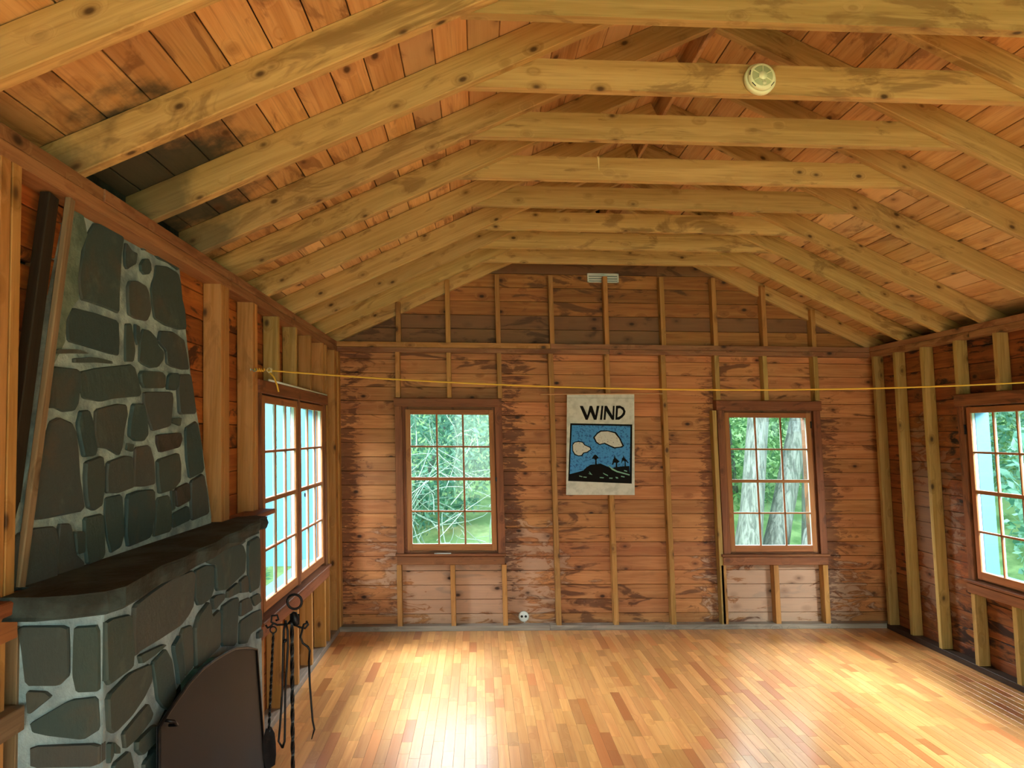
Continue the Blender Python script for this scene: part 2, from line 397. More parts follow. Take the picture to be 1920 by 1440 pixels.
# ------------------------------------------------------------------ the shell: outer skins with window openings
def skin(name, fn, a0, a1, z0, z1, holes, mat):
    """wall skin split into boxes round its openings; fn(a range, z range) -> box"""
    zs = sorted({z0, z1} | {h[2] for h in holes} | {h[3] for h in holes}); zs = [z for z in zs if z0 <= z <= z1]
    bxs = []
    for za, zb in zip(zs[:-1], zs[1:]):
        cuts = sorted([(h[0], h[1]) for h in holes if h[2] < zb-1e-6 and h[3] > za+1e-6])
        a = a0
        for c0, c1 in cuts:
            if c0 > a: bxs.append(fn((a, c0), (za, zb)))
            a = max(a, c1)
        if a < a1: bxs.append(fn((a, a1), (za, zb)))
    return boxes_mesh(name, bxs, mat)
WB_HOLES = [(-.585, .195, .655, 1.875), (2.195, 2.985, .645, 1.87)]
WL_HOLES = [(4.05, 5.66, .66, 1.88), (2.0, 3.4, 0, 1.26), (2.07, 3.34, 1.26, 1.55), (2.2, 3.26, 1.55, 1.9), (2.3, 3.16, 1.9, 2.36), (-2.0, .2, .7, 1.9), (2.205, 2.275, 2.352, 2.376), (2.055, 2.125, 2.130, 2.139)]
WR_HOLES = [(3.45, 5.01, .655, 1.875), (-1.3, .9, .7, 1.9)]
wall_back = skin('wall_back', lambda a, z: (a, (YF+D+.021, YF+D+.06), z), XL-.15, XR+.15, 0, H, WB_HOLES, M_DARK)
wall_left = skin('wall_left', lambda a, z: ((XL-D-.06, XL-D-.021), a, z), YB, YF+.15, 0, H+.02, WL_HOLES, M_DARK)
wall_right = skin('wall_right', lambda a, z: ((XR+D+.021, XR+D+.06), a, z), YB, YF+.15, 0, H+.02, WR_HOLES, M_DARK)
wall_front = skin('wall_front', lambda a, z: (a, (YB-.12, YB-.06), z), XL-.15, XR+.15, 0, H, [(-.5, 2.9, .3, 2.4)], M_WALL)
for wl in (wall_back, wall_left, wall_right, wall_front): label(wl, kind='structure')
def gable_skin(y0, y1, parent, name):
    v = []
    for y in (y0, y1):
        v += [(XL-.15, y, H), (XR+.15, y, H), (XM, y, RZ+.22)]
    return mesh_obj(name, v, [(0,1,2),(3,5,4),(0,3,4,1),(1,4,5,2),(2,5,3,0)], M_DARK, parent)
gable_skin(YF+D+.021, YF+D+.06, wall_back, 'gable_skin')
gable_skin(YB-.12, YB-.06, wall_front, 'gable_skin')

# horizontal wall boards, one object each
def board_rows(parent, mat, fn, a0, a1, z0, z1, holes, grain, step=.121, ext=None, joints=None):
    z = z0; r = 0
    while z < z1-.01:
        zb = min(z+step, z1)
        lo, hi = (a0, a1) if ext is None else ext(z, zb)
        if hi-lo < .03: z = zb; continue
        cuts = sorted({z, zb} | {h[2] for h in holes if z < h[2] < zb and h[1] > lo and h[0] < hi} | {h[3] for h in holes if z < h[3] < zb and h[1] > lo and h[0] < hi})
        if len(cuts) > 2 and False: pass
        segs = []
        full = [h for h in holes if h[2] < zb-1e-4 and h[3] > z+1e-4 and h[1] > lo and h[0] < hi]
        pts = sorted(full)
        a = lo
        for h in pts:
            if h[0]-a > .01: segs.append((a, h[0], z, zb))
            if h[2] > z+.004: segs.append((max(h[0], lo), min(h[1], hi), z, h[2]))
            if h[3] < zb-.004: segs.append((max(h[0], lo), min(h[1], hi), h[3], zb))
            a = max(a, h[1])
        if hi-a > .01: segs.append((a, hi, z, zb))
        for (s0, s1, q0, q1) in segs:
            parts = [s0]
            js = [j for j in (joints or []) if s0+.5 < j < s1-.5]
            if js and R_() < .75:
                parts.append(random.choice(js))
            parts.append(s1)
            for p0, p1 in zip(parts[:-1], parts[1:]):
                proud = R_()*.004
                b = fn((p0+.0012, p1-.0012), (q0+.0015, q1-.0015), proud)
                bx('wall_board', parent, mat, *b, grain, ch=.0025)
        z = zb; r += 1
BK = lambda a, z, p: (a, (YF+D-p, YF+D+.018), z)
LF = lambda a, z, p: ((XL-D-.018, XL-D+p), a, z)
RG = lambda a, z, p: ((XR+D-p, XR+D+.018), a, z)
STB = [.70, 1.19, 1.685]
board_rows(wall_back, M_WALL, BK, XL-.085, XR+.085, 0, H, WB_HOLES, 'x', joints=[-.62, .25]+STB+[2.12, 3.06])
def gext(z, zb):
    off = (z-H-.17)/SLOPE
    return (XL-.1+max(0, off), XR+.1-max(0, off))
board_rows(wall_back, M_GABLE, BK, 0, 0, H+.01, RZ+.05, [], 'x', ext=gext, step=.124, joints=STB)
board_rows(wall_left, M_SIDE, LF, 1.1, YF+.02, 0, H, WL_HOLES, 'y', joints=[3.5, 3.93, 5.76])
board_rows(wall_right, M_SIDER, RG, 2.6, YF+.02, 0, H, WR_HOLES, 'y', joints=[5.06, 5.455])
boxes_mesh('wall_board', [((XL-D-.018, XL-D), (YB, -2.0), (0, H)), ((XL-D-.018, XL-D), (.2, 1.1), (0, H)), ((XL-D-.018, XL-D), (-2, .2), (0, .7)), ((XL-D-.018, XL-D), (-2, .2), (1.9, H))], M_SIDE, parent=wall_left)
boxes_mesh('wall_board', [((XR+D, XR+D+.018), (YB, -1.3), (0, H)), ((XR+D, XR+D+.018), (.9, 2.6), (0, H)), ((XR+D, XR+D+.018), (-1.3, .9), (0, .7)), ((XR+D, XR+D+.018), (-1.3, .9), (1.9, H))], M_SIDE, parent=wall_right)

# ------------------------------------------------------------------ floor
floor = boxes_mesh('floor', [((XL-.2, XR+.2), (YB-.2, YF+.2), (-.12, -.021))], M_DARK); label(floor, kind='structure')
fv = []; cells = []
wst = .0572; nx = int((XR-XL+.12)/wst)+1
for i in range(nx):
    x0 = XL-.06+i*wst
    y = -.6-R_()*.5
    while y < YF+.02:
        L = random.choice([.16, .2, .25, .3, .36, .42, .5])*(.85+.3*R_())
        y1 = min(y+L, YF+.06)
        cells.append((x0, x0+wst, y, y1)); y = y1
def seen(c):
    x, y = (c[0]+c[1])/2, (c[2]+c[3])/2
    if y < 2.75: return False
    px = 897+1350*x/y
    if px > 1925 or px < 505: return False
    if x < -.55 and y < 3.3: return False
    return True
vis = sorted([c for c in cells if seen(c)], key=lambda c: -(c[3]-c[2])/(((c[2]+c[3])/2)**3))
near = vis[:300]; rest = [c for c in cells if c not in set(near)]
for c in near:
    bx('floor_strip', floor, M_FLOOR, (c[0]+.0004, c[1]-.0004), (c[2]+.0004, c[3]-.0004), (-.02, -.0004*R_()), 'y', ch=.0006)
vs = []; fs = []; rn = []
for c in rest:
    ctr = ((c[0]+c[1])/2, (c[2]+c[3])/2, -.01)
    v_, f_ = bar_geo(ctr, AX['y'], c[3]-c[2]-.0008, .0196, wst-.0008, .0006)
    b = len(vs); vs += v_; fs += [tuple(i+b for i in f) for f in f_]; rn += [R_()]*len(v_)
o = mesh_obj('floor_strip', vs, fs, M_FLOOR, floor, ((0,0,0),)+AX['y'], rnd=rn); label(o, kind='stuff')

# ------------------------------------------------------------------ plates, studs
def stud_b(xc, z0, z1, w=.042, d0=0.0, name='stud', mat=M_STUD, lean=0): return bx(name, wall_back, mat, (xc-w/2, xc+w/2), (YF-d0, YF+D-.006), (z0, z1), 'z', ch=.002)
bx('sole_plate', wall_back, M_SOLE, (XL-.08, .62), (YF-.004, YF+D-.006), (0, .042), 'x')
bx('sole_plate', wall_back, M_SOLE, (.623, XR+.08), (YF-.004, YF+D-.006), (0, .042), 'x')
bx('top_plate', wall_back, M_PLATE, (XL+.002, 1.21), (YF, YF+D-.006), (2.352, 2.394), 'x')
bx('top_plate', wall_back, M_PLATE, (1.213, XR-.002), (YF, YF+D-.006), (2.352, 2.394), 'x')
bx('top_plate', wall_back, M_STUD, (XL+.002, .70), (YF-.004, YF+D-.006), (2.396, 2.44), 'x')
bx('top_plate', wall_back, M_PLATE, (.703, XR-.002), (YF, YF+D-.006), (2.396, 2.44), 'x')
for x in STB: stud_b(x, .042, 2.352)
GS = [-.613, -.185, .25, .719, 1.20, 1.70, 2.163, 2.605, 3.045]
for x in GS: stud_b(x, H, H+.12+SLOPE*min(x-XL, XR-x)-.02 if x < .2 or x > 2.3 else 3.04, w=.040)
for x in (-.625, -.185, .25): stud_b(x, 1.962, 2.352, w=.038)
for x in (2.16, 2.59, 3.045): stud_b(x, 1.962, 2.352, w=.04, mat=M_STUDR)
stud_b(2.118, .042, 1.87, w=.036, mat=M_STUDR)
for x in (-.64, -.19, .247): stud_b(x, .042, .548, w=.04)
for x in (2.135, 2.595, 3.03): stud_b(x, .042, .538, w=.044)
bx('corner_post', wall_back, M_STUD, (XL-.086, XL+.012), (YF-.002, YF+D-.006), (.042, 2.352), 'z')

bx('sole_plate', wall_left, M_SOLE, (XL-D+.006, XL+.002), (3.4, YF-.01), (0, .042), 'y')
bx('sole_plate', wall_left, M_SOLE, (XL-D+.006, XL+.002), (YB, 1.95), (0, .042), 'y')
bx('top_plate', wall_left, M_PLATE, (XL-D+.006, XL), (YB, 3.56), (2.352, 2.396), 'y')
bx('top_plate', wall_left, M_PLATE, (XL-D+.006, XL), (3.563, YF-.005), (2.352, 2.396), 'y')
bx('top_plate', wall_left, M_PLATE, (XL-D+.006, XL-.003), (YB, 2.35), (2.398, 2.44), 'y')
bx('top_plate', wall_left, M_PLATE, (XL-D+.006, XL+.002), (2.353, YF-.005), (2.398, 2.44), 'y')
def stud_l(y0, y1, z0=.042, z1=2.352, mat=M_STUD, dx=0): return bx('stud', wall_left, mat, (XL-D+.006, XL+dx), (y0, y1), (z0, z1), 'z')
for (a, b) in [(3.417, 3.458), (3.460, 3.525), (3.892, 3.933), (3.936, 3.976), (6.09, 6.19), (.9, .94), (.4, .44), (-.1, -.06)]: stud_l(a, b)
for (a, b) in [(1.845, 1.885), (1.892, 1.93)]: stud_l(a, b, 1.235)
for (a, b) in [(4.362, 4.402), (4.79, 4.83), (5.20, 5.24), (5.62, 5.66), (5.735, 5.775)]: stud_l(a, b, 1.962, 2.352, M_STUDR if a < 5 else M_STUD, dx=.004)
for (a, b) in [(4.03, 4.07), (4.40, 4.44), (4.80, 4.84), (5.19, 5.23), (5.62, 5.66), (1.86, 1.90)]: stud_l(a, b, .042, .545 if a > 3 else 1.13)
stud_l(1.945, 1.99, .042, 1.15, M_OLD)
stud_l(5.775, 5.815, .042, 1.95)
bx('blocking', wall_left, M_OLD, (XL-D+.006, XL+.03), (1.76, 1.93), (.90, .96), 'y')

bx('sole_plate', wall_right, M_SOLED, (XR-.002, XR+D-.006), (YB, YF-.01), (0, .042), 'y')
bx('top_plate', wall_right, M_PLATE, (XR, XR+D-.006), (YB, 4.9), (2.352, 2.396), 'y')
bx('top_plate', wall_right, M_PLATE, (XR, XR+D-.006), (4.903, YF-.005), (2.352, 2.396), 'y')
bx('top_plate', wall_right, M_PLATE, (XR, XR+D-.006), (YB, YF-.005), (2.398, 2.44), 'y')
def stud_r(y0, y1, z0=.042, z1=2.352, mat=M_STUDR): return bx('stud', wall_right, mat, (XR, XR+D-.006), (y0, y1), (z0, z1), 'z')
for yc in (6.155, 5.83, 5.462, 3.2, 2.8, 2.4): stud_r(yc-.02, yc+.02)
for yc in (5.065, 4.655, 4.24, 3.83, 3.42): stud_r(yc-.02, yc+.02, 1.962)
for yc in (5.055, 4.66, 4.24, 3.83, 3.42): stud_r(yc-.02, yc+.02, .042, .54)

# ------------------------------------------------------------------ windows
def window(name, kindw, sashes, zg, a_out, z_out, header_z, sill_a, apron_z, lab=None, head_a=None):
    """all in wall coordinates: a along the wall, z up, d into the room"""
    if kindw == 'back':
        fn = lambda a, z, d: (a, (YF-d[1], YF-d[0]), z); ga = 'x'; base = (sum(a_out)/2, YF, z_out[0])
    elif kindw == 'left':
        fn = lambda a, z, d: ((XL+d[0], XL+d[1]), a, z); ga = 'y'; base = (XL, sum(a_out)/2, z_out[0])
    else:
        fn = lambda a, z, d: ((XR-d[1], XR-d[0]), a, z); ga = 'y'; base = (XR, sum(a_out)/2, z_out[0])
    w = root(name, base, kind='structure')
    def B(nm, par, mat, a, z, d, g, **k): return bx(nm, par, mat, *fn(a, z, d), g if g == 'z' else ga, **k)
    ha = head_a or (a_out[0]-.01, a_out[1]+.01)
    B('window_header', w, M_TRIM, ha, header_z, (-.085, .012), 'a', ch=.004)
    B('casing', w, M_TRIM, (a_out[0], a_out[0]+.062), (z_out[0], header_z[0]), (-.10, .002), 'z')
    B('casing', w, M_TRIM, (a_out[1]-.062, a_out[1]), (z_out[0], header_z[0]), (-.10, .002), 'z')
    B('window_sill', w, M_TRIM, (sill_a[0], sill_a[1]), (z_out[0]-.022, z_out[0]-.001), (-.10, .028), 'a', ch=.004)
    B('apron', w, M_TRIM, (sill_a[0]+.012, sill_a[1]-.012), apron_z, (-.01, .014), 'a', ch=.003)
    z0, z1 = zg; ai, ao = sashes[0][0], sashes[-1][1]
    if ai > ao: ai, ao = min(q_[0] for q_ in sashes), max(q_[1] for q_ in sashes)
    B('inner_stop', w, M_TRIM, (a_out[0]+.005, ai-.022), (z_out[0], header_z[0]), (-.052, -.038), 'z')
    B('outer_jamb', w, M_TRIM if kindw == 'back' else M_SHUT, (a_out[0]+.005, ai-.022), (z_out[0], header_z[0]), (-.155, -.053), 'z')
    B('inner_stop', w, M_TRIM, (ao+.022, a_out[1]-.005), (z_out[0], header_z[0]), (-.052, -.038), 'z')
    B('outer_jamb', w, M_TRIM if kindw == 'back' else M_SHUT, (ao+.022, a_out[1]-.005), (z_out[0], header_z[0]), (-.155, -.053), 'z')
    B('inner_stop', w, M_TRIM, (ai-.02, ao+.02), (z1+.022, header_z[0]+.03), (-.052, -.038), 'a')
    B('outer_jamb', w, M_TRIM if kindw == 'back' else M_SHUT, (ai-.02, ao+.02), (z1+.022, header_z[0]+.03), (-.155, -.053), 'a')
    B('inner_stop', w, M_TRIM, (ai-.02, ao+.02), (z_out[0]-.01, z0-.024), (-.052, -.038), 'a')
    B('outer_jamb', w, M_TRIM if kindw == 'back' else M_SHUT, (ai-.02, ao+.02), (z_out[0]-.01, z0-.024), (-.155, -.053), 'a')
    for si, (a0, a1) in enumerate(sashes):
        z0, z1 = zg; f = .042; t = (-.036, -.002)
        s = root('sash', (0, 0, 0)); s.name = 'sash'
        # the sash's own root sits at its lower left corner
        loc = fn((a0, a0), (z0, z0), (0, 0)); P0 = (loc[0][0], loc[1][0], loc[2][0])
        MW.pop(s.name, None); place(s, Matrix.Translation(shear(P0)), w)
        for (m_, t) in ((M_SASH, (-.013, -.002)), (M_PAINT, (-.034, -.0135))):
            B('stile', s, m_, (a0-f, a0), (z0-f-.012, z1+f), t, 'z')
            B('stile', s, m_, (a1, a1+f), (z0-f-.012, z1+f), t, 'z')
            B('rail', s, m_, (a0, a1), (z1, z1+f), t, 'a')
            B('rail', s, m_, (a0, a1), (z0-f-.012, z0), t, 'a')
        dw = (a1-a0)/3; dh = (z1-z0)/4
        for (m_, t, t2, e) in ((M_SASH, (-.012, -.005), (-.012, -.003), 0), (M_PAINT, (-.024, -.0125), (-.026, -.0125), .001)):
            for k in (1, 2): B('muntin', s, m_, (a0+dw*k-.007-e, a0+dw*k+.007+e), (z0, z1), t, 'z', ch=.002)
            for k in (1, 2, 3):
                hw = (.013 if k == 2 else .007)+e
                B('muntin', s, m_, (a0, a1), (z0+dh*k-hw, z0+dh*k+hw), t2 if k == 2 else t, 'a', ch=.002)
        for i in range(3):
            for j in range(4):
                B('pane', s, M_GLASS, (a0+dw*i+.004, a0+dw*(i+1)-.004), (z0+dh*j+.004, z0+dh*(j+1)-.004), (-.0155, -.0135), 'a', ch=.0004)
    return w, B
w1, B1 = window('window_1', 'back', [(-.523, .148)], (.722, 1.818), (-.655, .262), (.645, 1.885), (1.885, 1.957), (-.665, .265), (.552, .620), head_a=(-.66, .262))
w2, B2 = window('window_2', 'back', [(2.247, 2.93)], (.706, 1.810), (2.142, 3.06), (.635, 1.872), (1.872, 1.957), (2.12, 3.065), (.542, .610), head_a=(2.135, 3.07))
w3, B3 = window('window_3', 'left', [(4.118, 4.80), (4.94, 5.59)], (.722, 1.820), (3.985, 5.735), (.64, 1.872), (1.872, 1.945), (3.98, 5.75), (.545, .612), head_a=(3.978, 5.75))
w4, B4 = window('window_4', 'right', [(4.30, 4.95), (3.50, 4.16)], (.712, 1.820), (3.37, 5.085), (.64, 1.872), (1.872, 1.957), (3.36, 5.10), (.545, .612))
B3('mullion', w3, M_TRIM, (4.842, 4.898), (.66, 1.872), (-.05, .002), 'z')
B4('mullion', w4, M_TRIM, (4.202, 4.258), (.66, 1.872), (-.05, .002), 'z')
B1('turn_button', w1, M_IRON, (.19, .205), (1.25, 1.285), (-.002, .012), 'z')
B2('hinge', w2, M_IRON, (2.965, 2.975), (1.72, 1.78), (-.004, .01), 'z')
B4('hinge', w4, M_IRON, (5.0, 5.01), (1.67, 1.74), (-.004, .01), 'z')
# pull ring on the right sash of the left window
vs_, fs_ = tube_geo([(XL+.012, 4.975+.012*math.cos(t*math.pi/6), 1.235+.012*math.sin(t*math.pi/6)) for t in range(12)], .0025, 6, closed=True)
mesh_obj('pull_ring', vs_, fs_, M_IRON, w3)

# pale blue shutters hanging open outside
def shutter(nm, x0, x1, y, lab):
    s = root(nm, ((x0+x1)/2, y, .6), lab, 'shutter', racked=True)
    bx('board', s, M_SHUT, (x0, x0+.09), (y, y+.03), (.6, 1.95), 'z')
    bx('board', s, M_SHUT, (x1-.09, x1), (y, y+.03), (.6, 1.95), 'z')
    n = max(1, int((x1-x0-.18)/.13))
    for i in range(n):
        a = x0+.09+(x1-x0-.18)*i/n
        bx('board', s, M_SHUT, (a+.003, a+(x1-x0-.18)/n-.003), (y+.008, y+.024), (.6, 1.95), 'z')
    return s
shutter('shutter', XL-.95, XL-.19, 5.86, 'pale blue board shutter swung open outside the left wall window')

# ------------------------------------------------------------------ roof: boards, rafters, collar ties
ceil_v = []
def roof_pt(s, side, h):  # s distance up the slope from the wall line, h above the rafter's lower edge
    sx = 1 if side < 0 else -1
    x0 = XL if side < 0 else XR
    return (x0+sx*(s*math.cos(TH)-h*math.sin(TH)), H+s*math.sin(TH)+h*math.cos(TH))
SL = (XR-XL)/2/math.cos(TH)
RD = .120
cv = []; cf = []
for side in (-1, 1):
    b = len(cv)
    for (s, h) in ((-.42, RD+.022), (SL+.09, RD+.022), (SL+.09, RD+.07), (-.42, RD+.07)):
        x, z = roof_pt(s, side, h)
        for y in (YB-.3, YF+.5): cv.append((x, y, z))
    cf += [(b+0,b+1,b+3,b+2),(b+2,b+3,b+5,b+4),(b+4,b+5,b+7,b+6),(b+6,b+7,b+1,b+0),(b+0,b+2,b+4,b+6),(b+1,b+7,b+5,b+3)]
ceiling = mesh_obj('ceiling', cv, cf, M_DARK); label(ceiling, kind='structure')
def slope_frame(side):
    sx = 1 if side < 0 else -1
    u = Vector((sx*math.cos(TH), 0, math.sin(TH))); v = Vector((-sx*math.sin(TH), 0, math.cos(TH)))
    return u, v, u.cross(v)
for side in (-1, 1):
    u, v, w_ = slope_frame(side)
    s = -.40
    while s < SL+.06:
        bw = .138+.02*(R_()-.5)
        y = YB
        while y < YF+.1:
            L = random.choice([1.02, 1.53, 2.04, 2.55, 3.0]); y1 = min(y+L, YF+.1)
            if YF+.1-y1 < .3: y1 = YF+.1
            x, z = roof_pt(s+bw/2, side, RD+.011)
            fr = (Vector((0, 1, 0)), u, Vector((0, 1, 0)).cross(u))
            bar('roof_board', ceiling, M_ROOF, (x, (y+y1)/2, z), fr, y1-y-.003, bw-.004, .02, .002)
            y = y1
        s += bw
RY = [6.20, 5.75, 5.25, 4.79, 4.20, 3.66, 3.21, 2.735, 2.24, 1.74, 1.22, .7, .2, -.3, -.8, -1.3, -1.8, -2.3, -2.8]
RT = .044
TZ = {2.24: 3.011, 2.735: 3.011, 3.21: 3.012, 3.66: 2.983, 4.2: 3.012, 4.79: 3.040, 5.25: 3.034, 5.75: 3.044}
for i, y in enumerate(RY):
    yy = y+.045 if i == 0 else y-.042
    for side in (-1, 1):
        u, v, w_ = slope_frame(side)
        s0, s1 = -.33, SL-.012
        x, z = roof_pt((s0+s1)/2, side, RD/2)
        bar('rafter', ceiling, M_RAFTER, (x, yy+RT/2, z), (u, v, w_), s1-s0, RD, RT, .003, n=6, wob=.003)
    if i > 0:
        z0 = TZ.get(y, 3.04)
        zt = z0+.122
        e = (z0-H)/SLOPE; e2 = (zt-H)/SLOPE
        # ends cut to the roof slope, tucked behind the rafters
        o0, o1 = XL+e2-.15-.04, XR-e2+.15+.04
        ya, yb = y+.003, y+.044
        b0, b1 = XL+e-.04, XR-e+.04
        t0, t1 = XL+e2-.06, XR-e2+.06
        vs = [(b0, ya, z0), (b1, ya, z0), (t1, ya, zt), (t0, ya, zt), (b0, yb, z0), (b1, yb, z0), (t1, yb, zt), (t0, yb, zt)]
        mesh_obj('collar_tie', vs, [(0,1,2,3),(4,7,6,5),(0,4,5,1),(1,5,6,2),(2,6,7,3),(3,7,4,0)], M_RAFTER, ceiling, ((XM, ya, z0+.07),)+AX['x'])
bx('ridge_board', ceiling, M_ROOF, (XM-.011, XM+.011), (YB, YF+.1), (RZ+.0, RZ+.15), 'y')
for side, x in ((-1, XL-.22), (1, XR+.22)):
    bx('eave_board', ceiling, M_DARK, (x-.01, x+.01), (YB, YF+.3), (H-.15, H+.2), 'y')
for x in (XL-.2, XR+.12): bx('soffit', ceiling, M_DARK, (x, x+.1), (YB, YF+.3), (H+.0, H+.012), 'y')

# ------------------------------------------------------------------ stone fireplace
fp = root('stone_fireplace', (-1.1, 2.7, 0), 'dark grey fieldstone fireplace with pale mortar, stone mantel and tapering chimney against the left wall', 'fireplace')
def upx(z): return -1.165-.045*(z-1.24)
def prism(name, outline, f, back, mat, parent, **k):
    """outline (a,b) points -> f(a,b,depth)"""
    n = len(outline)
    vs = [f(a, b, 0) for a, b in outline]+[f(a, b, back) for a, b in outline]
    fs = [tuple(range(n)), tuple(reversed(range(n, 2*n)))]+[(i, i+n, (i+1) % n+n, (i+1) % n) for i in range(n)]
    return mesh_obj(name, vs, fs, mat, parent, **k)
import bmesh
def fix(o):
    bm = bmesh.new(); bm.from_mesh(o.data); bmesh.ops.recalc_face_normals(bm, faces=bm.faces); bm.to_mesh(o.data); bm.free(); return o
ch_out = [(1.952, 1.231), (1.967, 1.385), (2.062, 1.591), (2.155, 1.853), (2.198, 2.049), (2.282, 2.350), (2.300, 2.393), (3.114, 2.467), (3.126, 2.365), (3.146, 2.229), (3.198, 1.909), (3.290, 1.606), (3.366, 1.272), (3.351, 1.150)]
bx('chimney_top', fp, M_SOOT2, (-1.5, -1.236), (2.3, 3.2), (2.37, 2.8), 'z', ch=.01)
fix(prism('chimney_mortar', ch_out, lambda y, z, d: (upx(z)-d, y, z), .35, M_MORTAR, fp))
band = [(2.143, 1.820), (2.155, 1.853), (2.198, 2.049), (2.282, 2.350), (2.350, 2.372), (2.367, 2.327), (2.377, 2.295), (2.336, 2.231), (2.312, 2.139), (2.314, 2.071), (2.276, 2.039), (2.239, 1.992), (2.230, 1.925)]
fix(prism('greenish_mortar_edge', band, lambda y, z, d: (upx(z)+.007-d, y, z), .02, M_MORTARG, fp))
def frx(y): return -.813-.06*y
arch = [(2.2, 0), (2.2, .60)]+[(2.66-.46*math.cos(t*math.pi/12), .60+.22*math.sin(t*math.pi/12)) for t in range(1, 12)]+[(3.12, .60), (3.12, 0)]
front = [(1.962, 0)]+arch+[(3.70, 0), (3.64, 1.185), (1.962, 1.185)]
fix(prism('hearth_mortar', front, lambda y, z, d: (frx(y)-d, y, z), .20, M_MORTARL, fp))
fix(mesh_obj('side_mortar', [(frx(1.957), 1.955, 0), (-1.15, 1.955, 0), (-1.15, 1.955, 1.185), (frx(1.957), 1.955, 1.185), (frx(1.957)-.003, 1.961, 0), (-1.15, 1.961, 0), (-1.15, 1.961, 1.185), (frx(1.957)-.003, 1.961, 1.185)],
         [(0,1,2,3),(7,6,5,4),(0,4,5,1),(1,5,6,2),(2,6,7,3),(3,7,4,0)], M_MORTARL, fp))
boxes_mesh('firebox', [((-1.6, -1.55), (1.96, 3.4), (0, 1.15)), ((-1.55, -1.13), (1.96, 2.0), (0, 1.15)), ((-1.55, -1.13), (3.3, 3.4), (0, 1.15)), ((-1.55, -1.13), (1.96, 3.4), (1.1, 1.16)), ((-1.55, -.93), (1.96, 3.0), (0, .015))], M_SOOT, parent=fp)
def chaikin(p):
    out = []
    n = len(p)
    for i in range(n):
        a, b = p[i], p[(i+1) % n]
        out.append((a[0]*.9+b[0]*.1, a[1]*.9+b[1]*.1)); out.append((a[0]*.1+b[0]*.9, a[1]*.1+b[1]*.9))
    return out
def stone(outline, f, mat, thick=.009, rv=None):
    p = chaikin(outline); n = len(p)
    cx = sum(a for a, b in p)/n; cy = sum(b for a, b in p)/n
    grow = .0015
    tilt = ((R_()-.5)*.05, (R_()-.5)*.05)
    def g(a, b, k, d):
        x, y = cx+(a-cx)*k, cy+(b-cy)*k
        return f(x, y, -(d+(tilt[0]*(x-cx)+tilt[1]*(y-cy)) if d > 0 else d))
    p = [(a+(a-cx)*.001/max(.02, math.hypot(a-cx, b-cy)), b+(b-cy)*.001/max(.02, math.hypot(a-cx, b-cy))) for a, b in p]
    vs = [g(a, b, 1.01, -.02) for a, b in p]
    t = thick*(.8+.6*R_())
    vs += [g(a, b, 1.0, t*.55) for a, b in p]
    vs += [g(a, b, .965, t) for a, b in p]
    vs += [g(a, b, .6, t) for a, b in p]
    vs.append(g(cx, cy, 1, t))
    fs = []
    for r in range(3):
        for i in range(n):
            j = (i+1) % n; fs.append((r*n+i, r*n+j, (r+1)*n+j, (r+1)*n+i))
    for i in range(n): fs.append((3*n+i, 3*n+(i+1) % n, 4*n))
    c = f(cx, cy, 0)
    o = mesh_obj('stone', vs, fs, mat, fp, (c,(1,0,0),(0,1,0),(0,0,1)), rnd=rv)
    fix(o)
    return o
